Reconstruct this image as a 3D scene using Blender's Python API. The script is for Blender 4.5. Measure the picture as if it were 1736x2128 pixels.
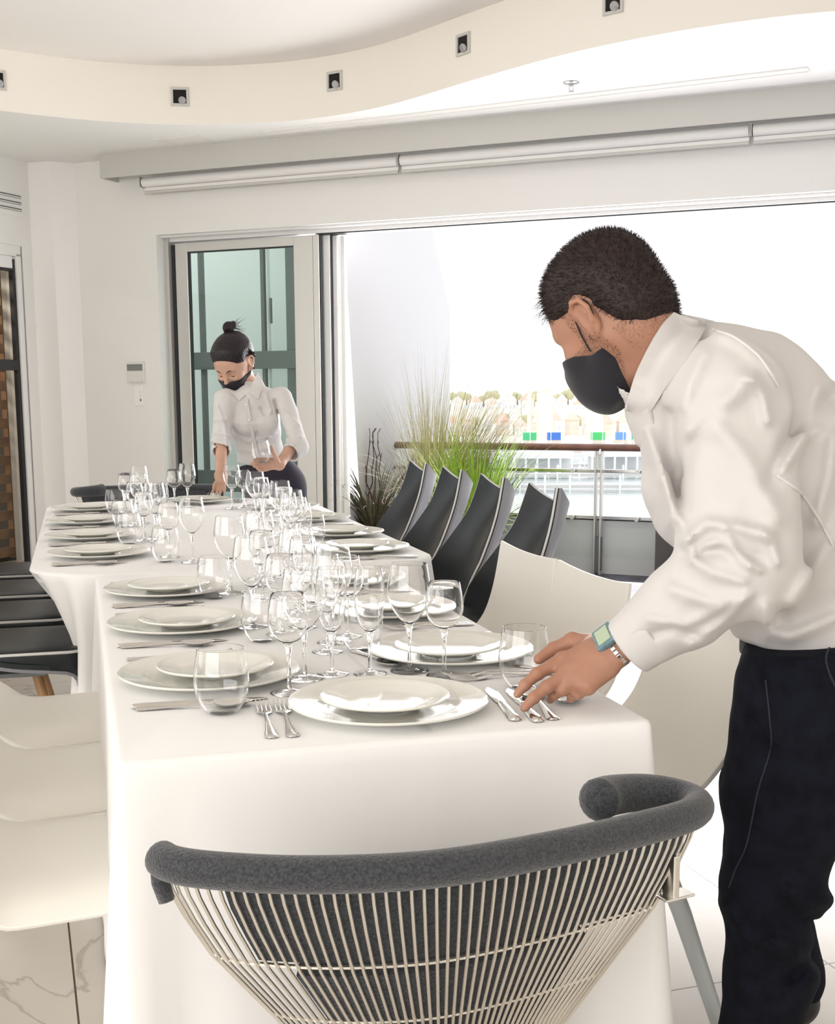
import bpy, bmesh, math, random
import numpy as np
from mathutils import Vector, Matrix, Euler

S = bpy.context.scene
for o in list(bpy.data.objects):
    bpy.data.objects.remove(o)
COL = S.collection
random.seed(7)
rng = np.random.default_rng(7)

# ---------------------------------------------------------------- camera
CAM_H = 1.25
PITCH = math.atan(405 / 2550)
ROLL = math.radians(.25)
cd = bpy.data.cameras.new('camera')
cam = bpy.data.objects.new('camera', cd)
COL.objects.link(cam)
cd.sensor_fit = 'HORIZONTAL'
cd.sensor_width = 36
cd.lens = 36 * 2550 / 1736
cd.shift_y = (1230 - 1064) / 1736
cd.clip_start = .05
cd.clip_end = 3000
cam.location = (0, 0, CAM_H)
cam.rotation_euler = (Matrix.Rotation(-PITCH, 3, 'X') @ Matrix.Rotation(math.pi / 2, 3, 'X') @ Matrix.Rotation(-ROLL, 3, 'Z')).to_euler()
S.camera = cam

# ---------------------------------------------------------------- light and exposure
S.view_settings.view_transform = 'Standard'
S.view_settings.look = 'None'
S.view_settings.exposure = 0.70
S.view_settings.gamma = 1
SKY = 1.12
wd = bpy.data.worlds.new('sky')
S.world = wd
wd.use_nodes = True
nt = wd.node_tree
nt.nodes.clear()
wo = nt.nodes.new('ShaderNodeOutputWorld')
wb = nt.nodes.new('ShaderNodeBackground')
wt = nt.nodes.new('ShaderNodeTexCoord')
wm = nt.nodes.new('ShaderNodeMapping')
wm.inputs['Scale'].default_value = (2.2, 2.2, 9)
wn = nt.nodes.new('ShaderNodeTexNoise')
wn.inputs['Scale'].default_value = 3.2
wn.inputs['Detail'].default_value = 6
wr = nt.nodes.new('ShaderNodeValToRGB')
wr.color_ramp.elements[0].position = .33
wr.color_ramp.elements[0].color = (.70, .69, .70, 1)
wr.color_ramp.elements[1].position = .47
wr.color_ramp.elements[1].color = (1, 1, 1, 1)
nt.links.new(wt.outputs['Generated'], wm.inputs['Vector'])
nt.links.new(wm.outputs[0], wn.inputs['Vector'])
nt.links.new(wn.outputs[0], wr.inputs[0])
nt.links.new(wr.outputs[0], wb.inputs[0])
wb.inputs[1].default_value = SKY
nt.links.new(wb.outputs[0], wo.inputs[0])

def cyc(name, v):
    try:
        setattr(S.cycles, name, v)
    except Exception:
        pass
for k_, v_ in (('max_bounces', 24), ('diffuse_bounces', 5), ('glossy_bounces', 6), ('transmission_bounces', 24),
               ('transparent_max_bounces', 24), ('caustics_refractive', True), ('caustics_reflective', False),
               ('sample_clamp_indirect', 6.0), ('blur_glossy', .5), ('use_denoising', True), ('sample_clamp_direct', 0.0)):
    cyc(k_, v_)
try:
    S.cycles.denoiser = 'OPENIMAGEDENOISE'
    S.cycles.denoising_input_passes = 'RGB_ALBEDO_NORMAL'
except Exception:
    pass

# ---------------------------------------------------------------- frames of the place
FWD = np.array([0, math.cos(PITCH), -math.sin(PITCH)])
UP0 = np.array([0, math.sin(PITCH), math.cos(PITCH)])
RT0 = np.array([1., 0, 0])
RT = RT0 * math.cos(ROLL) + UP0 * math.sin(ROLL)
UP = UP0 * math.cos(ROLL) - RT0 * math.sin(ROLL)
def ray(x, y):
    return FWD + RT * ((x - 868) / 2550) + UP * ((1230 - y) / 2550)
def on_z(x, y, z=.75):
    """point of the horizontal plane at height z seen at that spot of the photograph"""
    r = ray(x, y); t = (z - CAM_H) / r[2]
    return np.array([0, 0, CAM_H]) + r * t
def at(x, y, Y):
    """point at distance Y into the room seen at that spot of the photograph"""
    r = ray(x, y)
    return np.array([0, 0, CAM_H]) + r * (Y / r[1])

TA = math.radians(15.3)          # the tables stand turned by this
TU = np.array([math.cos(TA), math.sin(TA)]); TV = np.array([-math.sin(TA), math.cos(TA)])
T0 = np.array([-.4219, 1.6456])
def T(u, v, z=.75):
    p = T0 + TU * u + TV * v
    return Vector((p[0], p[1], z))
WW = np.array([.91984, -.39229]); WN = np.array([.39229, .91984])   # along the window wall, and outwards
W0 = np.array([-.0175, 8.5568])
WA = math.atan2(WW[1], WW[0])
def W(s, t, z):
    p = W0 + WW * s + WN * t
    return Vector((p[0], p[1], z))
def on_wall(x, y, t=0):
    r = ray(x, y); k = (W0 @ WN + t) / (r[:2] @ WN)
    p = np.array([0, 0, CAM_H]) + r * k
    return float((p[:2] - W0) @ WW), float(p[2])

def area(name, loc, target, sx, sy, power, color):
    l = bpy.data.lights.new(name, 'AREA'); l.shape = 'RECTANGLE'; l.size = sx; l.size_y = sy
    l.energy = power; l.color = color
    o = bpy.data.objects.new(name, l); COL.objects.link(o)
    o.location = loc
    o.rotation_euler = (Vector(target) - Vector(loc)).to_track_quat('-Z', 'Y').to_euler()
    return o
area('rear_window_daylight', W(1.2, -11.7, 1.75), W(.8, 0, 1.5), 7.0, 2.3, 125, (1, .985, .96))
area('side_window_daylight', W(-2.9, -7.0, 1.7), W(3, -6.0, 1.4), 4.5, 2.2, 22, (.97, .99, 1))
area('terrace_daylight', W(1.2, .5, 1.5), W(1.2, -4, 1.0), 4.6, 2.2, 125, (1, .99, .985))

# ---------------------------------------------------------------- materials
def mat(name, col, rough=.6, metal=0, spec=.5, noise=None, bump=None, trans=0, ior=1.45, coat=0, sheen=0, sss=0, emit=None):
    m = bpy.data.materials.new(name); m.use_nodes = True
    n = m.node_tree.nodes; L = m.node_tree.links
    b = n['Principled BSDF']
    b.inputs['Base Color'].default_value = (*col, 1)
    b.inputs['Roughness'].default_value = rough
    b.inputs['Metallic'].default_value = metal
    b.inputs['Specular IOR Level'].default_value = spec
    b.inputs['IOR'].default_value = ior
    b.inputs['Transmission Weight'].default_value = trans
    b.inputs['Coat Weight'].default_value = coat
    b.inputs['Coat Roughness'].default_value = .08
    b.inputs['Sheen Weight'].default_value = sheen
    if sss:
        b.inputs['Subsurface Weight'].default_value = sss
        b.inputs['Subsurface Radius'].default_value = (.012, .005, .003)
        b.inputs['Subsurface Scale'].default_value = 1.0
    tc = n.new('ShaderNodeTexCoord')
    if noise:     # (scale, amount, detail)
        t = n.new('ShaderNodeTexNoise'); t.inputs['Scale'].default_value = noise[0]; t.inputs['Detail'].default_value = 5
        L.new(tc.outputs['Object'], t.inputs['Vector'])
        mx = n.new('ShaderNodeMix'); mx.data_type = 'RGBA'
        c2 = noise[2] if len(noise) > 2 else tuple(max(0, c * (1 - noise[1])) for c in col)
        mx.inputs[6].default_value = (*col, 1); mx.inputs[7].default_value = (*c2, 1)
        rp = n.new('ShaderNodeValToRGB'); rp.color_ramp.elements[0].position = .35; rp.color_ramp.elements[1].position = .65
        L.new(t.outputs[0], rp.inputs[0]); L.new(rp.outputs[0], mx.inputs[0]); L.new(mx.outputs[2], b.inputs['Base Color'])
    if bump:      # (scale, strength, distance)
        t = n.new('ShaderNodeTexNoise'); t.inputs['Scale'].default_value = bump[0]; t.inputs['Detail'].default_value = 4
        L.new(tc.outputs['Object'], t.inputs['Vector'])
        bp = n.new('ShaderNodeBump'); bp.inputs['Strength'].default_value = bump[1]; bp.inputs['Distance'].default_value = bump[2]
        L.new(t.outputs[0], bp.inputs['Height']); L.new(bp.outputs[0], b.inputs['Normal'])
    return m

M = {}
M['wall'] = mat('wall paint', (.82, .81, .785), .75, bump=(60, .05, .002))
M['pier'] = mat('white gloss paint', (.86, .85, .83), .6)
M['ceiling'] = mat('ceiling paint', (.86, .85, .825), .8)
M['fascia'] = mat('cream paint', (.88, .84, .765), .75)
M['upper'] = mat('recess paint', (.83, .80, .76), .8)
M['pelmet'] = mat('grey white paint', (.58, .57, .535), .6)
M['blind'] = mat('blind fabric', (.82, .81, .79), .7, bump=(300, .1, .001))
M['alu'] = mat('brushed aluminium', (.62, .61, .58), .38, metal=.55, bump=(200, .03, .0005))
M['alu_white'] = mat('powder coated white', (.80, .79, .78), .4)
M['dark_gap'] = mat('black gasket', (.02, .02, .022), .5)
M['steel'] = mat('polished steel', (.72, .70, .67), .14, metal=1, bump=(30, .02, .0005))
M['brass_rod'] = mat('nickel rod', (.86, .84, .79), .28, metal=1)
M['cutlery'] = mat('cutlery steel', (.70, .68, .65), .12, metal=1, bump=(45, .03, .0006))
M['china'] = mat('glazed china', (.80, .79, .73), .12, spec=.5, coat=.25)
M['cloth'] = mat('white linen', (.86, .85, .84), .85, bump=(900, .12, .0006), sheen=.1)
M['felt'] = mat('grey wool felt', (.062, .065, .073), .95, noise=(260, .5, (.022, .024, .028)), bump=(350, .7, .003), sheen=.35)
M['shell_white'] = mat('warm white plastic', (.80, .775, .715), .38)
M['leg_white'] = mat('white powder coat', (.74, .79, .78), .35)
M['leather'] = mat('black leather', (.006, .009, .012), .33, bump=(220, .25, .001))
M['piping'] = mat('pale piping', (.62, .62, .60), .5)
M['shell_grey'] = mat('grey shell', (.20, .20, .22), .45)
M['wood'] = mat('slat timber', (.42, .22, .09), .5, noise=(8, .35))
M['handrail'] = mat('timber rail', (.22, .10, .07), .4, noise=(12, .3))
M['vinyl'] = mat('striped vinyl floor', (.36, .35, .44), .28, noise=(5, .3))
M['deck'] = mat('deck carpet', (.17, .165, .20), .9, noise=(6, .4))
M['planter'] = mat('grey planter', (.40, .40, .42), .7, noise=(5, .2))
M['soil'] = mat('potting soil', (.05, .035, .025), .95)
M['white_far'] = mat('outdoor white lightened', (.86, .86, .86), .85)  # outdoor white, colour lightened to make up for sky light the terrace lacks
M['white_out'] = mat('outdoor white darkened', (.66, .65, .675), .85)  # same outdoor white, colour darkened so the fin stands off the bright sky
M['cabinet'] = mat('dark stone grey', (.13, .12, .115), .6, noise=(3, .4))
M['screen'] = mat('lcd grey', (.22, .24, .22), .3)
M['plate_white'] = mat('white switch plastic', (.74, .73, .70), .4)
M['dark'] = mat('dark void', (.015, .013, .012), .9)
M['dark_room'] = mat('cellar paint', (.10, .085, .07), .8)
M['bulb'] = mat('lamp glass', (.45, .45, .45), .1, metal=.3)
M['frame_grey'] = mat('dark grey frame', (.16, .17, .17), .5)

def glass(name, col, ior=1.5, rough=0):
    m = bpy.data.materials.new(name); m.use_nodes = True
    n = m.node_tree.nodes; L = m.node_tree.links
    n.remove(n['Principled BSDF'])
    g = n.new('ShaderNodeBsdfGlass'); g.inputs['Color'].default_value = (*col, 1)
    g.inputs['IOR'].default_value = ior; g.inputs['Roughness'].default_value = rough
    L.new(g.outputs[0], n['Material Output'].inputs[0])
    return m
def pane(name, col, gl=.10):
    """flat glass sheet: tinted see-through with a fresnel reflection"""
    m = bpy.data.materials.new(name); m.use_nodes = True
    n = m.node_tree.nodes; L = m.node_tree.links
    n.remove(n['Principled BSDF'])
    t = n.new('ShaderNodeBsdfTransparent'); t.inputs[0].default_value = (*col, 1)
    g = n.new('ShaderNodeBsdfGlossy'); g.inputs['Roughness'].default_value = .01
    f = n.new('ShaderNodeFresnel'); f.inputs[0].default_value = 1.5
    x = n.new('ShaderNodeMixShader')
    ge = n.new('ShaderNodeNewGeometry'); iv = n.new('ShaderNodeMath'); iv.operation = 'SUBTRACT'; iv.inputs[0].default_value = 1
    L.new(ge.outputs['Backfacing'], iv.inputs[1])
    mu = n.new('ShaderNodeMath'); mu.operation = 'MULTIPLY'; L.new(iv.outputs[0], mu.inputs[0]); L.new(f.outputs[0], mu.inputs[1])
    L.new(mu.outputs[0], x.inputs[0]); L.new(t.outputs[0], x.inputs[1]); L.new(g.outputs[0], x.inputs[2])
    L.new(x.outputs[0], n['Material Output'].inputs[0])
    return m
M['glass'] = glass('clear crystal', (1, 1, 1), 1.42)
M['stem_glass'] = glass('stem crystal', (1, 1, 1), 1.47)
M['green_pane'] = pane('green tinted pane', (.91, 1, .955))
M['pane'] = pane('clear pane', (.975, .985, .98))

# floor: large polished marble tiles with dark joints
def floor_mat():
    m = mat('marble tile', (.66, .60, .52), .22, spec=.35)
    n = m.node_tree.nodes; L = m.node_tree.links; b = n['Principled BSDF']
    tc = n['Texture Coordinate']
    mp = n.new('ShaderNodeMapping'); mp.inputs['Rotation'].default_value = (0, 0, math.radians(-18))
    mp.inputs['Location'].default_value = (-.06, .24, 0)
    L.new(tc.outputs['Object'], mp.inputs[0])
    br = n.new('ShaderNodeTexBrick'); br.offset = 0; br.squash = 1
    br.inputs['Scale'].default_value = 1; br.inputs['Mortar Size'].default_value = .0022; br.inputs['Mortar Smooth'].default_value = 0
    br.inputs['Brick Width'].default_value = .8; br.inputs['Row Height'].default_value = .8; br.inputs['Bias'].default_value = 0
    L.new(mp.outputs[0], br.inputs[0])
    no = n.new('ShaderNodeTexNoise'); no.inputs['Scale'].default_value = 1.1; no.inputs['Detail'].default_value = 5
    L.new(mp.outputs[0], no.inputs[0])
    r1 = n.new('ShaderNodeValToRGB')
    r1.color_ramp.elements[0].position = .3; r1.color_ramp.elements[0].color = (.54, .48, .41, 1)
    r1.color_ramp.elements[1].position = .7; r1.color_ramp.elements[1].color = (.70, .655, .60, 1)
    L.new(no.outputs[0], r1.inputs[0])
    # veins
    v = n.new('ShaderNodeTexNoise'); v.inputs['Scale'].default_value = 1.6; v.inputs['Detail'].default_value = 8; v.inputs['Distortion'].default_value = 1.1
    L.new(mp.outputs[0], v.inputs[0])
    r2 = n.new('ShaderNodeValToRGB')
    e = r2.color_ramp.elements; e[0].position = .492; e[0].color = (0, 0, 0, 1); e[1].position = .508; e[1].color = (0, 0, 0, 1)
    k = e.new(.5); k.color = (.45, .45, .45, 1)
    L.new(v.outputs[0], r2.inputs[0])
    mx = n.new('ShaderNodeMix'); mx.data_type = 'RGBA'; mx.inputs[7].default_value = (.22, .18, .13, 1)
    L.new(r2.outputs[0], mx.inputs[0]); L.new(r1.outputs[0], mx.inputs[6])
    m2 = n.new('ShaderNodeMix'); m2.data_type = 'RGBA'; m2.inputs[7].default_value = (.08, .06, .045, 1)
    L.new(br.outputs['Fac'], m2.inputs[0]); L.new(mx.outputs[2], m2.inputs[6]); L.new(m2.outputs[2], b.inputs['Base Color'])
    return m
M['floor'] = floor_mat()

# ---------------------------------------------------------------- mesh helpers
class G:
    def __init__(s): s.v = []; s.f = []
    def add(s, vs, fs):
        k = len(s.v); s.v += [tuple(map(float, p)) for p in vs]; s.f += [tuple(i + k for i in f) for f in fs]; return s
    def box(s, c, d, rot=None):
        h = [x / 2 for x in d]
        vs = [Vector((sx * h[0], sy * h[1], sz * h[2])) for sx in (-1, 1) for sy in (-1, 1) for sz in (-1, 1)]
        if rot is not None: vs = [rot @ q for q in vs]
        vs = [q + Vector(c) for q in vs]
        return s.add(vs, [(0, 1, 3, 2), (4, 6, 7, 5), (0, 4, 5, 1), (2, 3, 7, 6), (0, 2, 6, 4), (1, 5, 7, 3)])
    def wbox(s, s0, s1, t0, t1, z0, z1):
        """box in the frame of the window wall"""
        c = W((s0 + s1) / 2, (t0 + t1) / 2, (z0 + z1) / 2)
        return s.box(c, (s1 - s0, t1 - t0, z1 - z0), Matrix.Rotation(WA, 3, 'Z'))
    def prism(s, pts, z0, z1):
        n = len(pts)
        vs = [(*p[:2], z0) for p in pts] + [(*p[:2], z1) for p in pts]
        fs = [tuple(range(n))[::-1], tuple(range(n, 2 * n))] + [(i, (i + 1) % n, (i + 1) % n + n, i + n) for i in range(n)]
        return s.add(vs, fs)
    def lathe(s, prof, n=32, c=(0, 0, 0), closed=False):
        """revolve (r,z) points; closed joins last to first"""
        vs = []; idx = []
        for r, z in prof:
            if r < 1e-6:
                idx.append([len(vs)] * n); vs.append((c[0], c[1], c[2] + z))
            else:
                idx.append(list(range(len(vs), len(vs) + n)))
                vs += [(c[0] + r * math.cos(2 * math.pi * i / n), c[1] + r * math.sin(2 * math.pi * i / n), c[2] + z) for i in range(n)]
        fs = []
        m = len(prof)
        for a in range(m if closed else m - 1):
            A = idx[a]; B = idx[(a + 1) % m]
            for i in range(n):
                j = (i + 1) % n
                q = []
                for w in (A[i], A[j], B[j], B[i]):
                    if w not in q: q.append(w)
                if len(q) > 2: fs.append(tuple(q))
        return s.add(vs, fs)
    def tube(s, pts, r, n=10, cap=True, flat=1.0, up=None):
        pts = [Vector(p) for p in pts]; m = len(pts)
        rr = r if hasattr(r, '__len__') else [r] * m
        vs = []; prev = None
        for i, p in enumerate(pts):
            d = (pts[min(i + 1, m - 1)] - pts[max(i - 1, 0)]).normalized()
            if up is not None: a = Vector(up)
            elif prev is None: a = Vector((0, 0, 1)) if abs(d.z) < .9 else Vector((1, 0, 0))
            else: a = prev
            a = (a - d * a.dot(d)).normalized(); prev = a; b = d.cross(a)
            for k in range(n):
                th = 2 * math.pi * k / n
                vs.append(p + (a * math.cos(th) * flat + b * math.sin(th)) * rr[i])
        fs = [(i * n + k, i * n + (k + 1) % n, (i + 1) * n + (k + 1) % n, (i + 1) * n + k) for i in range(m - 1) for k in range(n)]
        if cap: fs += [tuple(range(n))[::-1], tuple(range((m - 1) * n, m * n))]
        return s.add(vs, fs)
    def grid(s, P, thick=0, closed_u=False, nrm=None):
        """P[i][j] -> sheet, given real thickness along its normals"""
        P = np.array(P, float); a, b = P.shape[:2]
        du = np.gradient(P, axis=0); dv = np.gradient(P, axis=1)
        N = np.cross(du, dv); N /= np.linalg.norm(N, axis=2, keepdims=True) + 1e-12
        A = P + N * thick / 2; B = P - N * thick / 2
        f = []
        I = lambda i, j: i * b + j
        for i in range(a - 1):
            for j in range(b - 1):
                f.append((I(i, j), I(i + 1, j), I(i + 1, j + 1), I(i, j + 1)))
        if not thick:
            return s.add(P.reshape(-1, 3), f)
        o = a * b
        f += [tuple(x + o for x in q[::-1]) for q in f]
        for i in range(a - 1):
            f.append((I(i, 0), I(i, 0) + o, I(i + 1, 0) + o, I(i + 1, 0)))
            f.append((I(i, b - 1), I(i + 1, b - 1), I(i + 1, b - 1) + o, I(i, b - 1) + o))
        for j in range(b - 1):
            f.append((I(0, j), I(0, j + 1), I(0, j + 1) + o, I(0, j) + o))
            f.append((I(a - 1, j), I(a - 1, j) + o, I(a - 1, j + 1) + o, I(a - 1, j + 1)))
        return s.add(np.concatenate([A.reshape(-1, 3), B.reshape(-1, 3)]), f)

def obj(name, g, m, parent=None, smooth=True, bevel=0, sub=0, kind=None, ang=35, fix=True):
    me = bpy.data.meshes.new(name)
    me.from_pydata(g.v, [], g.f)
    if fix:
        bm = bmesh.new(); bm.from_mesh(me)
        bmesh.ops.recalc_face_normals(bm, faces=bm.faces)
        bm.to_mesh(me); bm.free()
    me.update()
    if smooth:
        me.polygons.foreach_set('use_smooth', [True] * len(me.polygons))
        if ang < 180:
            try: me.set_sharp_from_angle(angle=math.radians(ang))
            except Exception: pass
    o = bpy.data.objects.new(name, me); COL.objects.link(o)
    me.materials.append(m)
    if bevel:
        b = o.modifiers.new('b', 'BEVEL'); b.width = bevel; b.segments = 2; b.limit_method = 'ANGLE'
    if sub:
        b = o.modifiers.new('s', 'SUBSURF'); b.levels = sub; b.render_levels = sub
    if parent: o.parent = parent
    if kind: o['kind'] = kind
    return o
def struct(name, g, m, **k):
    k.setdefault('smooth', False)
    return obj(name, g, m, kind='structure', **k)
def tag(o, label, cat, group=None):
    o['label'] = label; o['category'] = cat
    if group: o['group'] = group
    return o
def thing(name, label, cat, loc=(0, 0, 0), rz=0, group=None):
    o = bpy.data.objects.new(name, None); COL.objects.link(o); o.empty_display_size = .05
    o.location = loc; o.rotation_euler = (0, 0, rz)
    return tag(o, label, cat, group)
def copy_tree(o, parent=None):
    c = o.copy(); COL.objects.link(c)
    if parent: c.parent = parent
    for ch in list(o.children): copy_tree(ch, c)
    return c
USED = set()
def place(proto, label, loc, rz=0, rot=None, group=None):
    o = proto if proto.name not in USED else copy_tree(proto)
    USED.add(proto.name)
    o.location = loc
    o.rotation_euler = rot if rot is not None else (0, 0, rz)
    o['label'] = label
    if group: o['group'] = group
    return o

# ================================================================ the room
ZC, ZU = 3.0, 3.36
g = G(); g.wbox(-3.6, 5.6, -12.4, .16, -.12, 0); struct('floor', g, M['floor'])
fl = bpy.data.objects['floor']
# window wall with the wide opening
g = G()
g.wbox(-2.9, -2.07, 0, .26, 0, 3.5); g.wbox(-2.07, 4.6, 0, .26, 2.44, 3.5); g.wbox(4.6, 5.6, 0, .26, 0, 3.5)
struct('wall_back', g, M['wall'])
# the corner pier
g = G(); g.prism([W(*p, 0)[:2] for p in ((-3.3, -.19), (-2.89, -.15), (-2.78, .0), (-2.78, .3), (-3.3, .3))], 0, ZC)
struct('wall_pier', g, M['pier'])
# left wall with its door opening and, further towards the viewer, windows
SL = -3.08
g = G()
g.wbox(SL - .2, SL, -.30, -.1, 0, 3.5); g.wbox(SL - .2, SL, -2.1, -.30, 2.38, 3.5); g.wbox(SL - .2, SL, -4.6, -2.1, 0, 3.5)
g.wbox(SL - .2, SL, -9.4, -4.6, 0, .5); g.wbox(SL - .2, SL, -9.4, -4.6, 2.7, 3.5); g.wbox(SL - .2, SL, -12.4, -9.4, 0, 3.5)
struct('wall_left', g, M['wall'])
g = G(); g.wbox(5.4, 5.6, -12.4, 0, 0, 3.5); struct('wall_right', g, M['wall'])
g = G(); g.wbox(-3.3, 5.6, -12.4, -12.2, 2.9, 3.5); g.wbox(-3.3, 5.6, -12.4, -12.2, 0, .5); g.wbox(-3.3, -2.3, -12.4, -12.2, .5, 2.9); g.wbox(4.7, 5.6, -12.4, -12.2, .5, 2.9)
struct('wall_rear', g, M['wall'])
g = G()
for k in range(6):
    s = -2.3 + 7.0 * k / 5; g.wbox(s - .04, s + .04, -12.33, -12.25, .5, 2.9)
g.wbox(-2.3, 4.7, -12.33, -12.25, .5, .57); g.wbox(-2.3, 4.7, -12.33, -12.25, 2.83, 2.9)
struct('window_2', g, M['alu_white'])
g = G()
for k in range(5):
    t = -9.4 + 4.8 * k / 4; g.wbox(SL - .14, SL - .06, t - .04, t + .04, .5, 2.7)
g.wbox(SL - .14, SL - .06, -9.4, -4.6, .5, .57); g.wbox(SL - .14, SL - .06, -9.4, -4.6, 2.63, 2.7)
struct('window_3', g, M['alu_white'])

# ceiling: low ceiling with a sweeping edge, fascia, raised recess
curve = [(-4.6, 6.2), (-4.0, 6.75), (-3.5, 7.2), (-3.0, 7.62), (-2.57, 7.9), (-2.27, 8.09), (-1.92, 8.25), (-1.48, 8.335), (-1.1, 8.31), (-.71, 8.2), (-.33, 7.97),
         (-.04, 7.68), (.23, 7.34), (.47, 7.05), (.70, 6.79), (.93, 6.57), (1.23, 6.34), (1.54, 6.16), (1.91, 6.01), (2.5, 5.92), (3.2, 6.0), (4.0, 6.3), (5.0, 6.9), (6.0, 7.6)]
def smooth_curve(pts, k=6):
    out = []
    P = [pts[0]] + list(pts) + [pts[-1]]
    for i in range(1, len(P) - 2):
        p0, p1, p2, p3 = [np.array(P[j], float) for j in (i - 1, i, i + 1, i + 2)]
        for q in range(k):
            t = q / k
            out.append(.5 * ((2 * p1) + (-p0 + p2) * t + (2 * p0 - 5 * p1 + 4 * p2 - p3) * t * t + (-p0 + 3 * p1 - 3 * p2 + p3) * t ** 3))
    out.append(np.array(pts[-1], float)); return out
cv = smooth_curve(curve, 5)
for _ in range(4):
    cv = [cv[0]] + [(cv[i - 1] + 2 * cv[i] + cv[i + 1]) / 4 for i in range(1, len(cv) - 1)] + [cv[-1]]
# low ceiling: strip from the curve out to beyond the wall line
back = [np.array(W(((p - W0) @ WW), .3, 0)[:2]) for p in cv]
g = G()
n = len(cv)
vs = [(*p, ZC) for p in cv] + [(*p, ZC) for p in back] + [(*p, ZC + .02) for p in cv] + [(*p, ZC + .02) for p in back]
fs = []
for i in range(n - 1):
    fs += [(i, i + 1, n + i + 1, n + i), (2 * n + i, 3 * n + i, 3 * n + i + 1, 2 * n + i + 1)]
g.add(vs, fs)
struct('ceiling', g, M['ceiling'])
g = G()
nr = [np.array([-(cv[min(i + 1, n - 1)] - cv[max(i - 1, 0)])[1], (cv[min(i + 1, n - 1)] - cv[max(i - 1, 0)])[0]]) for i in range(n)]
nr = [q / np.linalg.norm(q) for q in nr]      # points away from the recess
# square holes for the lamps are framed boxes set into the face
ring = []
for i in range(n):
    a = cv[i]; b = cv[i] + nr[i] * .03
    ring.append([(*a, ZC - .0005), (*a, ZU + .1), (*b, ZU + .1), (*b, ZC + .022)])
vs = [p for r in ring for p in r]; fs = []
for i in range(n - 1):
    for k in range(4):
        fs.append((i * 4 + k, i * 4 + (k + 1) % 4, (i + 1) * 4 + (k + 1) % 4, (i + 1) * 4 + k))
g.add(vs, fs)
struct('ceiling_fascia', g, M['fascia'], smooth=True)
g = G(); g.wbox(-3.6, 5.7, -12.4, .3, ZU, ZU + .15); struct('ceiling_recess', g, M['upper'])

# square spot lamps in the fascia
def on_curve(px):
    r = ray(px, 200)[:2]; best = None
    for i in range(n - 1):
        A, B = cv[i], cv[i + 1]
        Mx = np.array([[r[0], -(B - A)[0]], [r[1], -(B - A)[1]]])
        try: k, t = np.linalg.solve(Mx, A)
        except Exception: continue
        if 0 <= t <= 1 and k > 0:
            return A + (B - A) * t, (B - A) / np.linalg.norm(B - A)
lamp_where = {3: 'cut by the left edge of the picture', 383: 'above the masked woman, its bulb showing clearly',
              706: 'third along the fascia from the left side', 973: 'on the rising part of the fascia', 1281: 'highest one, cut off by the top of the picture'}
for px, wtxt in lamp_where.items():
    p, d = on_curve(px)
    r_ = ray(px, {3: 158, 383: 197, 706: 167, 973: 93, 1281: 8}[px]); k = p[1] / r_[1]; z = CAM_H + r_[2] * k
    z = min(max(z, 3.08), 3.28)
    t = thing('recessed_spotlight', 'square recessed spotlight, ' + wtxt, 'ceiling light', (p[0], p[1], z), math.atan2(d[1], d[0]), 'square spotlights along the curved fascia')
    h = .058
    g = G()
    for a in (-1, 1):
        g.box((a * (h - .008), -.006, 0), (.016, .012, 2 * h)); g.box((0, -.006, a * (h - .008)), (2 * h - .032, .012, .016))
    obj('frame', g, M['pelmet'], t, bevel=.001)
    g = G(); g.box((0, -.002, 0), (2 * h - .03, .004, 2 * h - .03)); obj('recess', g, M['dark'], t)
    g = G(); g.lathe([(0, 0), (.012, .001), (.021, .006), (.025, .016), (.022, .024), (.0, .026)], 20)
    b = obj('bulb', g, M['bulb'], t); b.location = (.015, -.004, -.018); b.rotation_euler = (math.pi / 2 + .5, 0, 0)

# sprinkler
p = on_z(1197, 174, ZC)
t = thing('fire_sprinkler', 'small chrome fire sprinkler hanging from the white ceiling', 'sprinkler', (p[0], p[1], ZC))
g = G(); g.lathe([(0, 0), (.045, 0), (.046, -.004), (.03, -.009), (.018, -.010), (0, -.010)], 28); obj('rosette', g, M['bulb'], t)
g = G(); g.lathe([(0, -.008), (.012, -.008), (.012, -.02), (.006, -.024), (0, -.024)], 16)
g.tube([(-.01, 0, -.02), (-.014, 0, -.032), (-.006, 0, -.045), (0, 0, -.046)], .002, 6); g.tube([(.01, 0, -.02), (.014, 0, -.032), (.006, 0, -.045), (0, 0, -.046)], .002, 6)
obj('frame', g, M['bulb'], t)
g = G(); g.lathe([(0, -.046), (.016, -.047), (.017, -.049), (0, -.050)], 16); obj('deflector', g, M['bulb'], t)
# flush access panel and long slot diffuser
a, b, c, d = [on_z(x, y, ZC - .004) for x, y in ((327, 286), (425, 277), (466, 291), (375, 299))]
g = G(); g.prism([a[:2], b[:2], c[:2], d[:2]], ZC - .004, ZC + .001)
tag(obj('access_panel', g, M['upper'], smooth=False), 'flush square access panel in the ceiling above the door', 'ceiling panel')
A = on_z(560, 272, ZC); B = on_z(1690, 150, ZC)
dd = Vector(B - A); L = dd.length; an = math.atan2(dd.y, dd.x)
t = thing('slot_diffuser', 'long narrow white air slot running along the ceiling by the blinds', 'air vent', (A[0], A[1], ZC), an)
g = G(); g.box((L / 2, .045, -.004), (L, .006, .008)); g.box((L / 2, -.045, -.004), (L, .006, .008)); g.box((0, 0, -.004), (.006, .09, .008)); g.box((L, 0, -.004), (.006, .09, .008)); obj('frame', g, M['ceiling'], t)
g = G(); g.box((L / 2, 0, -.002), (L, .084, .002)); obj('louver', g, M['upper'], t)

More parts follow.
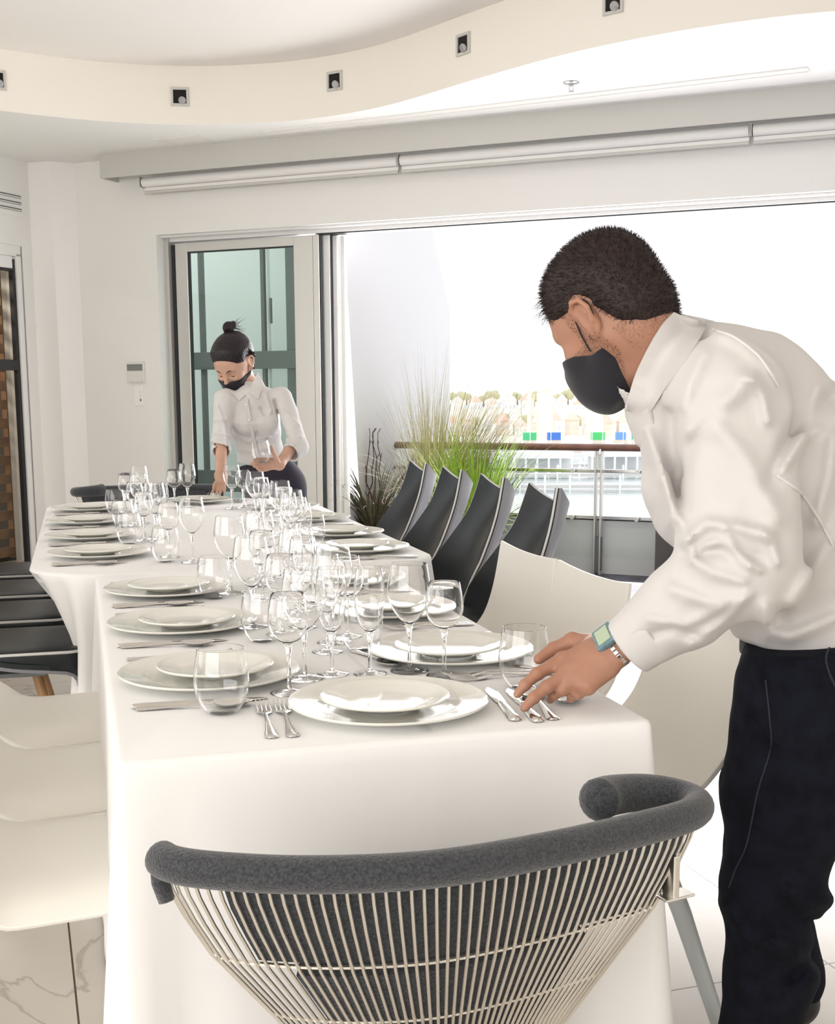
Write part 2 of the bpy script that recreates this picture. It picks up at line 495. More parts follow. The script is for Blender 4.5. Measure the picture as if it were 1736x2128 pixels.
# blind pelmet and roller blinds
g = G(); g.wbox(-2.40, 5.3, -.20, -.18, 2.835, ZC); g.wbox(-2.40, -2.38, -.18, 0, 2.835, ZC)
tag(obj('blind_pelmet', g, M['pelmet'], smooth=False), 'long grey pelmet board under the ceiling above the blinds', 'pelmet')
seam = on_wall(1137, 280, -.2)[0]
def blind(s0, s1, txt):
    t = thing('roller_blind', txt, 'blind', W(s0, -.09, 2.80), WA, 'rolled-up blinds over the opening')
    L = s1 - s0
    g = G(); g.tube([(.0, 0, 0), (L, 0, 0)], .033, 24)
    for k in range(3): pass
    obj('roll', g, M['blind'], t)
    g = G(); g.box((L / 2, .01, -.05), (L, .004, .03)); obj('fabric', g, M['blind'], t)
    g = G(); g.tube([(0, .01, -.067), (L, .01, -.067)], .009, 12, flat=1.2); obj('bottom_rail', g, M['pelmet'], t)
    for x_ in (-.008, L + .008):
        g = G(); g.box((x_, .0, .0), (.004, .08, .075)); obj('bracket', g, M['alu'], t)
j1 = on_wall(838, 330, -.09)[0]; j2 = on_wall(1571, 268, -.09)[0]
blind(-2.10, j1 - .012, 'rolled white roller blind nearest the corner, above the glass door')
blind(j1 + .012, j2 - .012, 'rolled white roller blind in the middle, above the masked man')
blind(j2 + .012, 5.0, 'rolled white roller blind running out past the picture edge')

# vent grille on the left wall over the cellar door
def on_left(px, py):
    r = ray(px, py); Q = W0 + WW * SL
    k = (Q @ WW) / (r[:2] @ WW); p = np.array([0, 0, CAM_H]) + r * k
    return float((p[:2] - W0) @ WN), float(p[2])
tv0, zt = on_left(50, 397); _, zb = on_left(50, 437)
t = thing('wall_vent', 'white wall vent with three dark slots above the slatted door', 'vent', W(SL, tv0 - .55, (zt + zb) / 2), WA + math.pi / 2)
g = G(); g.box((0, .0, 0), (1.16, .012, (zt - zb) + .06)); obj('plate', g, M['wall'], t)
hh = (zt - zb) / 3
for k in range(3):
    g = G(); g.box((-.0, -.008, (k - 1) * hh), (1.08, .006, hh * .42)); obj('slot', g, M['frame_grey'], t)
    g = G(); g.box((-.0, -.013, (k - 1) * hh - .004), (1.06, .006, hh * .14)); obj('louver', g, M['alu_white'], t)

# slatted cellar door
t1, zd = on_left(68, 510)
DT = -.28
d1 = thing('cellar_door', 'glazed door with grey frame showing timber slats behind', 'door', W(SL + .0, DT, 0), WA + math.pi / 2)
# local x runs towards -t (to the viewer) mirrored: use x negative
g = G(); g.box((-.035, .03, 1.16), (.07, .06, 2.32)); g.box((-.9, .03, 2.34), (1.8, .06, .08)); obj('frame', g, M['alu_white'], d1, bevel=.003)
g = G(); g.box((-.085, .035, 1.14), (.03, .04, 2.28)); g.box((-.95, .035, 2.20), (1.7, .04, .02)); g.box((-.95, .035, 1.50), (1.7, .045, .08)); obj('door_frame', g, M['dark_gap'], d1, bevel=.002)
g = G(); g.box((-.95, .035, 2.255), (1.7, .045, .09)); obj('head_rail', g, M['alu_white'], d1, bevel=.002)
g = G(); g.box((-.95, .04, 1.1), (1.6, .006, 2.15)); obj('pane', g, pane('cellar pane', (.85, .85, .83)), d1)
sl = thing('slatted_screen', 'brown timber slat screen standing behind the cellar door glass', 'slat screen', W(SL - .29, DT + .10, 0), WA + math.pi / 2)
for k in range(16):
    g = G(); g.box((-.78, -.02, .06 + k * .143), (1.5, .025, .075)); obj('slat', g, M['wood'], sl, bevel=.002)
g = G(); g.box((-.0, .03, 1.15), (.05, .05, 2.3)); obj('post', g, M['wood'], sl)
g = G(); g.wbox(-5.2, -5.1, -2.8, 0, 0, 2.6); g.wbox(-5.2, -3.28, -2.8, -2.7, 0, 2.6); g.wbox(-5.2, -3.28, -.05, .05, 0, 2.6); g.wbox(-5.2, -3.28, -2.8, .05, 2.5, 2.6)
g.wbox(-5.2, -3.28, -2.8, .05, -.1, 0)
struct('wall_cellar', g, M['dark_room'])
area('cellar_fill_light', W(-4.2, -1.4, 2.45), W(-3.6, -1.4, 0), 1.2, 1.2, 38, (1, .86, .70))  # added fill light, no fitting behind it, brightens the slats behind the glass

# thermostat and switch
s0, z0 = on_wall(270, 747); s1, z1 = on_wall(307, 790)
t = thing('thermostat', 'beige wall controller with grey display beside the glass door', 'thermostat', W((s0 + s1) / 2, 0, (z0 + z1) / 2), WA)
g = G(); g.box((0, -.012, 0), (s1 - s0, .024, z0 - z1)); obj('body', g, M['plate_white'], t, bevel=.003, smooth=False)
g = G(); g.box((0, -.026, .035), ((s1 - s0) * .88, .003, .048)); obj('display', g, M['screen'], t)
g = G(); g.box((0, -.0265, -.033), ((s1 - s0) * .84, .003, .07)); obj('cover', g, M['plate_white'], t)
s0, z0 = on_wall(284, 795); s1, z1 = on_wall(303, 838)
t = thing('light_switch', 'tall white switch plate just below the beige controller', 'switch', W((s0 + s1) / 2, 0, (z0 + z1) / 2), WA)
g = G(); g.box((0, -.005, 0), (s1 - s0, .01, z0 - z1)); obj('plate', g, M['pier'], t, bevel=.002, smooth=False)
for k in (-1, 0, 1):
    g = G(); g.box((.018, -.012, k * .03 - .005), (.012, .006, .018)); obj('rocker', g, M['screen'] if k == -1 else M['plate_white'], t)

# opening frame, header track, sliding glass door, stacked panels
g = G(); g.wbox(-2.07, 4.6, .12, .26, 2.40, 2.44); g.wbox(-2.07, 4.6, .05, .10, 2.425, 2.44); struct('trim_1', g, M['alu_white'], bevel=.002)
g = G(); g.wbox(-.80, 4.6, .14, .24, 2.392, 2.40); struct('trim_2', g, M['dark_gap'])
g = G(); g.wbox(-2.07, -2.035, .10, .26, 0, 2.44); struct('trim_3', g, M['alu'])
dg = thing('sliding_glass_door', 'green tinted glass sliding door in aluminium frame behind the woman', 'door', W(-2.03, .16, 0), WA)
g = G(); g.box((.0125, .0, 1.2), (.025, .05, 2.36)); obj('seal', g, M['dark_gap'], dg)
def part_box(name, x0, x1, z0, z1, m, par, y=0, th=.05, bv=.003):
    g = G(); g.box(((x0 + x1) / 2, y, (z0 + z1) / 2), (x1 - x0, th, z1 - z0)); return obj(name, g, m, par, bevel=bv, smooth=False)
part_box('stile', .03, .135, .02, 2.39, M['alu'], dg)
part_box('stile', 1.035, 1.19, .02, 2.39, M['alu'], dg)
part_box('top_rail', .135, 1.035, 2.325, 2.39, M['alu'], dg)
part_box('bottom_rail', .135, 1.035, .02, .14, M['alu'], dg)
part_box('gasket', .135, .143, .14, 2.325, M['dark_gap'], dg, th=.03, bv=0)
part_box('gasket', .143, 1.035, 2.317, 2.325, M['dark_gap'], dg, th=.03, bv=0)
part_box('glass_pane', .143, 1.035, .14, 2.317, M['green_pane'], dg, th=.008, bv=0)
for k, (x, y, m, w, lab) in enumerate(((.0, .0, 'alu', .048, 'aluminium door leaf edge beside the green glass door'), (.058, .05, 'alu_white', .05, 'white folded door leaf edge, second in the stack'),
                                  (.112, .09, 'alu_white', .036, 'white folded door leaf edge, third in the stack'), (.152, .13, 'alu_white', .034, 'outermost white folded door leaf edge by the terrace wall'))):
    t = thing('folded_door_leaf', lab, 'door', W(-.835 + x, .15 + y, 0), WA, 'door leaves folded beside the opening')
    part_box('stile', 0, w, .02, 2.39, M[m], t, th=.045)
    part_box('gasket', w, w + (.009 if k == 0 else .0028), .02, 2.39, M['dark_gap'] if k < 2 else M['pelmet'], t, th=.03, bv=0)
    part_box('glass_pane', -.03, .004, .1, 2.3, M['green_pane'], t, y=0, th=.006, bv=0)

# ================================================================ terrace
g = G(); g.wbox(-3.2, 6, .26, 1.6, -.25, -.1); struct('floor_terrace', g, M['deck'])
g = G(); g.wbox(.2, 5.3, -3.4, .12, 0, .004); struct('floor_vinyl', g, M['vinyl'])
g = G(); g.wbox(-3.2, 6, .16, .30, -.1, 0); struct('trim_4', g, M['alu'])
# fin wall beside the terrace
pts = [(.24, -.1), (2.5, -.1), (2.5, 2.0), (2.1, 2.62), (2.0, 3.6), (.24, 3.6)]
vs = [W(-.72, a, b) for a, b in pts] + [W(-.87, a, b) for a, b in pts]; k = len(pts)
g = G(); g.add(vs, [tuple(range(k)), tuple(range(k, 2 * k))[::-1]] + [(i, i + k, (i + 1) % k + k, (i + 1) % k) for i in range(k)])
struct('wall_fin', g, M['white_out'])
# wall and frames seen through the green glass
g = G(); g.wbox(-4.2, -.87, 1.7, 1.9, -.1, 3.6); struct('wall_outside', g, M['white_far'])
fg = thing('outer_window_frame', 'dark framed window unit seen through the green glass door', 'window frame', W(-2.6, 1.2, -.1), WA)
def fx(px, t=1.2): return on_wall(px, 700, t)[0] + 2.6
def fz(py, t=1.2): return on_wall(500, py, t)[1] + .1
part_box('mullion', fx(424), fx(430), 0, 3.2, M['frame_grey'], fg, th=.06)
part_box('mullion', fx(552), fx(559), 0, 3.2, M['frame_grey'], fg, th=.06)
part_box('mullion', fx(604), fx(640), 0, 3.2, M['frame_grey'], fg, th=.06)
part_box('mullion', fx(563), fx(566), 0, 3.2, M['alu_white'], fg, th=.05)
part_box('transom', fx(380), fx(640), fz(764), fz(728), M['frame_grey'], fg, y=-.02, th=.08)
part_box('transom', fx(380), fx(640), fz(1018), fz(975), M['frame_grey'], fg, y=-.02, th=.08)
part_box('door_handle', fx(575), fx(578), fz(672), fz(620), M['frame_grey'], fg, y=-.06, th=.03)

# parapet and glass balustrade
TR = 1.3
g = G(); g.wbox(-.72, 6, TR + .0, TR + .12, -.12, .33 - .02); g.wbox(-.72, 6, TR - .005, TR + .14, .27, .31); struct('wall_parapet', g, M['white_far'])
hr = thing('handrail', 'brown timber handrail running along the terrace edge', 'handrail', W(-.72, TR, .865), WA)
g = G(); g.tube([(0.0, 0, 0), (6.6, 0, 0)], .034, 16, flat=.8); obj('rail', g, M['handrail'], hr)
for z in (.688, .335):
    g = G(); g.box((3.3, -.02, z - .865), (6.6, .03, .026)); obj('clamp_rail', g, M['steel'], hr, smooth=False, bevel=.003)
dots = [(1198, 988), (1320, 990), (1195, 1077), (1317, 1083)]
for k in range(5):
    s = .985 + (k - 1) * 1.28
    if s < -.6: continue
    t = thing('balustrade_post', ['grey steel balustrade post among the grasses', 'grey steel balustrade post standing right of the planters', 'grey steel balustrade post behind the masked man'][min(k, 2)] if k < 3 else ('grey steel balustrade post beyond the masked man' if k == 3 else 'grey steel balustrade post farthest along, past the picture edge'), 'post', W(s, TR - .05, -.1), WA, 'balustrade posts along the terrace')
    for a in (-.022, .022):
        g = G(); g.box((a, 0, .47), (.012, .06, .94)); obj('flat_bar', g, M['alu'], t, smooth=False, bevel=.002)
    g = G(); g.box((0, 0, .16), (.06, .05, .26)); obj('foot_bracket', g, M['frame_grey'], t, smooth=False, bevel=.002)
    g = G(); g.tube([(0, 0, .9), (0, .03, .955)], .01, 8); obj('rail_bracket', g, M['steel'], t)
for k in range(4):
    s = .985 + (k - 1) * 1.28
    t = thing('glass_panel', ['clear balustrade glass behind the flax', 'clear balustrade glass behind the green grasses', 'clear balustrade glass right of the steel post', 'clear balustrade glass beyond the masked man'][k], 'glass panel', W(s, TR - .055, .0), WA, 'glass panels of the balustrade')
    x0 = .04 if k else .62
    g = G(); g.box(((x0 + 1.24) / 2, 0, .36), (1.24 - x0, .01, .66)); obj('pane', g, M['pane'], t, smooth=False)
    for x in (.2, .98):
        if x < x0: continue
        for z in (.69, .335):
            g = G(); g.tube([(x + .1, -.025, z), (x + .1, .0, z)], .017, 16); obj('clamp_disc', g, M['alu'], t)
# grey stone cabinet on the terrace
p0 = on_wall(1364, 1085, .85)
t = thing('stone_cabinet', 'dark grey slab-sided cabinet on the terrace behind the man', 'cabinet', W(p0[0], .85, -.1), WA)
g = G(); g.box((.35, .20, (p0[1] + .1) / 2 - .02), (.7, .38, p0[1] + .06)); obj('body', g, M['cabinet'], t, smooth=False, bevel=.004)
g = G(); g.box((.35, .20, p0[1] + .08), (.73, .41, .045)); obj('top', g, M['frame_grey'], t, smooth=False, bevel=.004)
p1 = on_wall(1376, 1111, .84)
g = G(); g.box((p1[0] - p0[0], -.012, p1[1] + .1), (.05, .012, .008)); obj('catch', g, M['steel'], t)

# ---------------------------------------------------------------- planters and grasses
def leaf_mat(name, c1, c2):
    return mat(name, c1, .5, noise=(14, .5, c2))
LM = {'flax': leaf_mat('bronze flax', (.16, .12, .085), (.075, .085, .04)), 'grass': leaf_mat('green grass', (.28, .40, .05), (.16, .27, .03)),
      'fluff': leaf_mat('tawny grass', (.42, .36, .22), (.30, .30, .13)), 'low': leaf_mat('low green', (.10, .20, .03), (.2, .3, .06))}
def blades(g, n, base_r, length, lean, width, droop, bias=(0, 0), z0=0):
    for _ in range(n):
        a = random.uniform(0, 2 * math.pi); r = base_r * math.sqrt(random.random())
        p = Vector((r * math.cos(a), r * math.sin(a), z0))
        L_ = length * random.uniform(.6, 1.05); ln = lean * random.uniform(.3, 1.2)
        d = Vector((math.cos(a) * ln + bias[0], math.sin(a) * ln + bias[1], 1)).normalized()
        side = Vector((-math.sin(a), math.cos(a), 0)); w = width * random.uniform(.6, 1.2)
        k = 7; seg = L_ / k; vs = []
        dr = droop * random.uniform(.4, 1.6)
        for i in range(k + 1):
            ww = w * (1 - (i / k) ** 2.2) * (.6 + .4 * min(1, i / 2)) + .0004
            nrm = d.cross(side).normalized()
            vs += [p - side * ww / 2, p + nrm * ww * .18, p + side * ww / 2]
            p = p + d * seg
            d = (d + Vector((math.cos(a) * .35, math.sin(a) * .35, -1)) * dr * (i + 1) / k * .42).normalized()
        fs = []
        for i in range(k):
            fs += [(3 * i, 3 * i + 1, 3 * i + 4, 3 * i + 3), (3 * i + 1, 3 * i + 2, 3 * i + 5, 3 * i + 4)]
        g.add(vs, fs)
def planter(s, t, w, d, h, lab, lab2, kindname, cat2, build, mt):
    root = thing('planter_box', lab, 'planter', W(s, t, -.1), WA, 'grey planters on the terrace')
    g = G()
    prof = [(w / 2 * .86, 0), (w / 2, h), (w / 2 - .025, h), (w / 2 - .03, h - .05)]
    pts = []
    for q, z in prof:
        sc = q / (w / 2)
        pts.append([(-w / 2 * sc, -d / 2 * sc, z), (w / 2 * sc, -d / 2 * sc, z), (w / 2 * sc, d / 2 * sc, z), (-w / 2 * sc, d / 2 * sc, z)])
    vs = [p for r in pts for p in r]; fs = [(3, 2, 1, 0)]
    for i in range(len(pts) - 1):
        for k in range(4): fs.append((i * 4 + k, i * 4 + (k + 1) % 4, (i + 1) * 4 + (k + 1) % 4, (i + 1) * 4 + k))
    g.add(vs, fs); obj('tub', g, M['planter'], root, smooth=False, bevel=.006)
    g = G(); g.box((0, 0, h - .05), (w - .07, d - .07, .02)); obj('soil', g, M['soil'], root)
    pl = thing(kindname, lab2, cat2, W(s, t, -.1 + h - .04), WA)
    g = G(); build(g); obj('foliage', g, mt, pl, smooth=True, ang=180, fix=False)
    return pl
sA = on_wall(775, 1060, .75)[0] + .03
f1 = planter(sA, .72, .31, .34, .36, 'grey planter holding the bronze flax, nearest the folded door', 'bronze strap-leaved flax plant arching beside the folded door', 'flax_plant', 'plant',
        lambda g: blades(g, 260, .10, .72, .95, .026, .62), LM['flax'])
g = G()
for k in range(5):
    a = random.uniform(-.3, .3); x = random.uniform(-.1, .12)
    pts = [(x, 0, 0)]
    for i in range(1, 9): pts.append((x + a * i * .07 + random.uniform(-.012, .012), random.uniform(-.02, .02), i * .095))
    g.tube(pts, [.006 * (1 - i / 10) + .0015 for i in range(9)], 5)
    for i in range(5, 9):
        q = Vector(pts[i]); g.tube([q, q + Vector((random.uniform(-.03, .03), 0, .035))], .003, 4)
obj('flower_stalk', g, mat('dark stalk', (.07, .035, .025), .7), f1)
sB = on_wall(900, 1060, .9)[0]
f2 = planter(sB, .95, .6, .36, .36, 'grey planter under the tawny tussock grass', 'tall tawny feathery grass leaning over the timber handrail', 'feather_grass', 'plant',
        lambda g: (blades(g, 520, .18, 1.25, .40, .0065, .42, bias=(.20, 0)), blades(g, 320, .18, .85, .7, .008, .6, bias=(.1, 0)), blades(g, 260, .2, 1.5, .32, .0030, .22, bias=(.24, 0))), LM['fluff'])
g = G(); blades(g, 170, .2, .5, .8, .011, 1.1); obj('lower_leaf', g, LM['low'], f2, ang=180, fix=False)
sC = on_wall(985, 1060, .62)[0]
f3 = planter(sC, .62, .42, .34, .34, 'grey planter holding the bright green grass', 'bright green long-bladed grass behind the black chairs', 'green_grass_plant', 'plant',
        lambda g: (blades(g, 270, .14, .92, .45, .017, .42), blades(g, 120, .14, .6, .95, .014, .8)), LM['grass'])
sD = on_wall(1078, 1100, .75)[0]
planter(sD, .75, .3, .3, .22, 'small grey planter holding a low green tuft', 'low green tufted plant between two black chair backs', 'tufted_plant', 'plant',
        lambda g: blades(g, 220, .1, .3, .9, .006, 1.0), LM['low'])

# ================================================================ harbour beyond
def hm(name, c, r=.8): return mat(name, c, r)
H = {'water': None}
wm_ = mat('harbour water', (.45, .50, .52), .16, bump=(.5, .35, .3)); 
g = G(); g.prism([(-900, 14), (900, 14), (900, 2200), (-900, 2200)], -10.2, -10.0); struct('water', g, wm_)
g = G(); g.prism([(-600, 262), (600, 262), (600, 1200), (-600, 1200)], -10, -8.6); struct('ground_far_shore', g, hm('quay', (.85, .78, .72)))
# hills
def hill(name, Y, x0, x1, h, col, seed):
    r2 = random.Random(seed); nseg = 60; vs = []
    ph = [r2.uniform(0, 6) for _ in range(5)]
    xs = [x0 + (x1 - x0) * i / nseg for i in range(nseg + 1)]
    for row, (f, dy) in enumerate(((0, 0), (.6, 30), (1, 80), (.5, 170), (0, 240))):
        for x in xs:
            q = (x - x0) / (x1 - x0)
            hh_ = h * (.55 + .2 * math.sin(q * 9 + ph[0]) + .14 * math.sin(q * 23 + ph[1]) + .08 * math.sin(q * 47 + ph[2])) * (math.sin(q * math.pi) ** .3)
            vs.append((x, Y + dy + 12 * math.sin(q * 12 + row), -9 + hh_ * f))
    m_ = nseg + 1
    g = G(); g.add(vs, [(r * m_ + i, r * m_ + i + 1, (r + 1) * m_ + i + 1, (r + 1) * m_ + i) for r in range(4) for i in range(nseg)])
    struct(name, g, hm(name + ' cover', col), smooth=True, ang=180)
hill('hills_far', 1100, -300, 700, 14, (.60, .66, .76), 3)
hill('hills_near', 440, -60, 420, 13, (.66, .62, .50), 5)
rr = random.Random(11)
HC = [(.86, .84, .80), (.85, .80, .74), (.80, .70, .60), (.88, .88, .88)]
HMat = [hm('house paint %d' % i, c) for i, c in enumerate(HC)]
RMat = [hm('roof red', (.74, .52, .44)), hm('roof grey', (.66, .64, .62)), hm('roof brown', (.68, .58, .50))]
def px_base(px, Y, z): 
    r = ray(px, 900); return (r[0] / r[1] * Y, Y, z)
wall_words = ['cream', 'ivory', 'tan', 'white']; roof_words = ['red', 'grey', 'brown']
for k in range(24):
    px = 940 + (k // 2) * 36 + (k % 2) * 14; Y = 318 + (k % 2) * 62 + rr.uniform(-3, 3); z = -8.6 + (k % 2) * 4.6
    w, d, h = rr.uniform(3, 3.7), rr.uniform(4, 5), rr.uniform(2.4, 4.4)
    a, b = k % 4, k % 3; side_ = 'left of the broad silo' if k < 12 else 'right of the broad silo'
    t = thing('waterfront_house', '%s house with a %s roof across the harbour, %s' % (wall_words[a], roof_words[b], side_), 'house', px_base(px, Y, z), rr.uniform(-.06, .06), 'houses across the harbour, %s with %s roofs' % (wall_words[a], roof_words[b]))
    g = G(); g.box((0, 0, h / 2 - 1), (w, d, h + 2)); obj('wall', g, HMat[a], t, smooth=False)
    g = G(); g.add([(-w / 2 - .3, -d / 2 - .3, h), (w / 2 + .3, -d / 2 - .3, h), (w / 2 + .3, d / 2 + .3, h), (-w / 2 - .3, d / 2 + .3, h), (-w / 2 + 1.5, 0, h + 2), (w / 2 - 1.5, 0, h + 2)],
                   [(0, 1, 5, 4), (2, 3, 4, 5), (1, 2, 5), (3, 0, 4), (3, 2, 1, 0)]); obj('roof', g, RMat[b], t, smooth=False)
    g = G()
    for q in range(3): g.box((-w / 3 + q * w / 3, -d / 2 - .02, h * .55), (w * .14, .1, h * .28))
    obj('window', g, hm('far glass', (.62, .64, .66), .4) if k == 0 else bpy.data.materials['far glass'], t, smooth=False)
tm = [leaf_mat('far tree', (.42, .44, .26), (.56, .52, .36)), hm('bark', (.25, .17, .10))]
for k in range(24):
    px = 938 + k * 17.5; Y = (348, 405, 420)[k % 3]; z = -8.6 + (2, 8.5, 9)[k % 3]
    t = thing('harbour_tree', 'round green tree among the houses across the harbour', 'tree', px_base(px, Y, z), 0, 'trees across the harbour')
    g = G(); R_ = rr.uniform(1.0, 1.7)
    for q in range(9):
        c = (rr.uniform(-R_, R_) * 1.1, rr.uniform(-1, 1), R_ * .8 + rr.uniform(-.5, R_ * .5)); rad = R_ * rr.uniform(.6, .95)
        g.lathe([(0, -rad), (rad * .7, -rad * .7), (rad, 0), (rad * .7, rad * .7), (0, rad)], 8, c)
    obj('crown', g, tm[0], t, ang=180)
    g = G(); g.tube([(0, 0, -2), (0, 0, R_ * 1.4)], .25, 6); obj('trunk', g, tm[1], t)
cm = hm('silo cream', (.88, .80, .68))
for px, wpx, ytop, ybot, lab in ((1103, 9, 820, 905, 'slim cream harbour silo beside the broad one'), (1135, 34, 818, 880, 'broad cream harbour silo beyond the handrail'), (1238, 36, 832, 882, 'cream silo seen just under the black face mask')):
    Y = 290; w = wpx / 2550 * Y; zt_ = CAM_H + (826 - ytop) / 2550 * Y
    t = thing('harbour_silo', lab, 'silo', px_base(px, Y, -8.6), 0, 'silos across the harbour')
    g = G(); g.lathe([(0, 0), (w / 2, 0), (w / 2, zt_ + 8.4), (w / 2 - .15, zt_ + 8.5), (0, zt_ + 8.6)], 28); obj('drum', g, cm, t)
    g = G(); g.tube([(w / 2, -.3, 0), (w / 2, -.3, zt_ + 8.6)], .12, 6); g.tube([(w / 2 + .5, -.3, 0), (w / 2 + .5, -.3, zt_ + 8.6)], .12, 6)
    g.box((0, 0, zt_ + 8.9), (w * .3, w * .3, .8)); obj('ladder', g, HMat[2], t)
for px, y, c, lab in ((1104, 908, (.10, .62, .28), 'green shipping container left of the others on the quay'), (1155, 910, (.10, .25, .72), 'deep blue shipping container on the quay'),
                      (1246, 911, (.12, .66, .22), 'green shipping container in the middle of the quay'), (1293, 913, (.22, .42, .78), 'lighter blue shipping container on the quay'), (1331, 915, (.10, .60, .38), 'green shipping container nearest the shirt front')):
    Y = 250; z = CAM_H + (826 - y - 4) / 2550 * Y
    t = thing('shipping_container', lab, 'container', px_base(px, 262.5, -8.6), rr.uniform(-.1, .1), 'containers on the quay')
    g = G(); g.box((0, 0, 1.5), (2.8 if px != 1293 else 2.0, 1.5, 1.6))
    for q in range(8): g.box((-1.1 + q * .31, -.77, 1.5), (.08, .06, 1.3))
    obj('shell', g, hm('container %d' % px, c), t, smooth=False)
    g = G(); g.box((0, 0, .35), (2.8, 1.4, .7)); obj('skid', g, HMat[2], t, smooth=False)
bm_ = [hm('boat white', (.9, .9, .9), .4), hm('boat trim', (.66, .58, .53))]
for k in range(20):
    px = 930 + k * 21.5; Y = (206, 222, 238)[k % 3]
    t = thing('moored_boat', 'white moored sailing boat in the harbour marina', 'boat', px_base(px, Y, -10), rr.uniform(-.25, .25), 'boats moored in the marina')
    L_ = rr.uniform(3, 4.4)
    vs = []
    for x, w_ in ((-L_ / 2, .7), (-L_ / 4, 1), (L_ / 4, .9), (L_ / 2, .05)):
        vs += [(x, -w_, 1.1), (x, w_, 1.1), (x, w_ * .5, -.1), (x, -w_ * .5, -.1)]
    g = G(); g.add(vs, [(i * 4 + a, i * 4 + (a + 1) % 4, i * 4 + 4 + (a + 1) % 4, i * 4 + 4 + a) for i in range(3) for a in range(4)] + [(0, 1, 2, 3), (15, 14, 13, 12)]); obj('hull', g, bm_[0], t, smooth=False)
    g = G(); g.box((-.4, 0, 1.5), (L_ * .4, 1.1, .8)); obj('cabin', g, bm_[1], t, smooth=False)
    g = G(); g.tube([(.3, 0, 1), (.3, 0, rr.uniform(7, 11))], .07, 5); g.tube([(.3, 0, 2.2), (-L_ * .4, 0, 2.1)], .1, 5); obj('mast', g, bm_[0], t)
jm = hm('jetty', (.62, .60, .60))
for k, (Y, x0, x1) in enumerate(((150, -25, 60), (172, -30, 75), (196, -35, 90))):
    t = thing('jetty', ['nearest floating jetty of the marina seen through the balustrade', 'middle floating jetty of the marina', 'farthest floating jetty of the marina'][k], 'jetty', (0, Y, -10), -.05, 'jetties of the marina')
    g = G(); g.box(((x0 + x1) / 2, 0, .5), (x1 - x0, 2.2, .4)); obj('walkway', g, jm, t, smooth=False)
    g = G()
    for q in range(int((x1 - x0) / 3)): g.tube([(x0 + 1.5 + q * 3, -1.2, -.4), (x0 + 1.5 + q * 3, -1.2, 1.9)], .14, 6)
    obj('piling', g, bm_[0], t)
for k in range(3):
    Y = 182 + k * 4; px = (1010, 1130, 1290)[k]
    t = thing('boat_shed', ['low white boat shed behind the bright green grass', 'low white boat shed with bays left of the steel post', 'low white boat shed right of the steel post'][k], 'shed', px_base(px, Y, -10), 0, 'boat sheds by the marina')
    w = 9
    g = G(); g.box((0, 0, 2.6), (w, 4, 1.0)); g.box((0, 1.9, 1.2), (w, .2, 2.2)); obj('roof', g, bm_[0], t, smooth=False)
    g = G()
    for q in range(6): g.box((-w / 2 + .2 + q * (w - .4) / 5, -1.8, 1.1), (.3, .3, 2.2))
    obj('column', g, HMat[3], t, smooth=False)

# ================================================================ tables and cloths
def round_loop(u0, u1, v0, v1, rad, n=14, step=.03):
    """closed outline with rounded corners; rad = (near left, near right, far right, far left)"""
    cs = [((u0 + rad[0], v0 + rad[0]), rad[0], math.pi), ((u1 - rad[1], v0 + rad[1]), rad[1], 1.5 * math.pi),
          ((u1 - rad[2], v1 - rad[2]), rad[2], 0), ((u0 + rad[3], v1 - rad[3]), rad[3], .5 * math.pi)]
    pts = []
    for (c, r, a0) in cs:
        k = max(4, int(r * math.pi / 2 / .012))
        for i in range(k + 1):
            a = a0 + math.pi / 2 * i / k
            pts.append((c[0] + r * math.cos(a), c[1] + r * math.sin(a), math.cos(a), math.sin(a), 1.0))
        nx = cs[(cs.index((c, r, a0)) + 1) % 4]
        p = pts[-1]; q = (nx[0][0] + nx[1] * math.cos(nx[2]), nx[0][1] + nx[1] * math.sin(nx[2]))
        L = math.hypot(q[0] - p[0], q[1] - p[1]); m = int(L / step)
        for i in range(1, m):
            t = i / m
            pts.append((p[0] + (q[0] - p[0]) * t, p[1] + (q[1] - p[1]) * t, p[2], p[3], math.exp(-min(t, 1 - t) * L / .10)))
    return pts
def tablecloth(name, u0, u1, v0, v1, rad, top, bottom, flare, folds, label, crease=()):
    P = round_loop(u0, u1, v0, v1, rad)
    n = len(P)
    arc = [0]
    for i in range(1, n): arc.append(arc[-1] + math.hypot(P[i][0] - P[i - 1][0], P[i][1] - P[i - 1][1]))
    lv = [(0, -.012), (.003, -.004), (.010, 0)] + [(.010 + (top - bottom - .01) * (k / 22) ** 1.15, None) for k in range(1, 23)]
    vs = []
    for d, inset in lv:
        q = max(0, d - .01) / (top - bottom)
        for i, p in enumerate(P):
            a = arc[i]; c = p[4]
            off = inset if inset is not None else flare * q * (.35 + .65 * c)
            if inset is None:
                w = folds(a, c, q, p)
                off += w
            w3 = T(p[0] + p[2] * off, p[1] + p[3] * off, top - d)
            vs.append(w3)
    fs = [(k * n + i, k * n + (i + 1) % n, (k + 1) * n + (i + 1) % n, (k + 1) * n + i) for k in range(len(lv) - 1) for i in range(n)]
    g = G(); g.add(vs, fs)
    g.f.append(tuple(range(n))[::-1])
    o = obj(name, g, M['cloth'], ang=60)
    md = o.modifiers.new('t', 'SOLIDIFY'); md.thickness = .0012; md.offset = -1
    tag(o, label, 'tablecloth')
    for cr in crease:      # pressed creases on the top, as a part
        pass
    return o
def folds1(a, c, q, p):
    w = 0
    w += .018 * c * q * math.sin(a * 46) + .007 * q * math.sin(a * 9 + 1) + .004 * q * math.sin(a * 21 + 3)
    if p[3] < -.5:      # front drop: pressed vertical creases
        for uc, amp in ((.462, .008), (.235, .005), (.70, .004)):
            w += 1.3 * amp * math.exp(-abs(p[0] - uc) / .007) * (.4 + .6 * q)
    return w
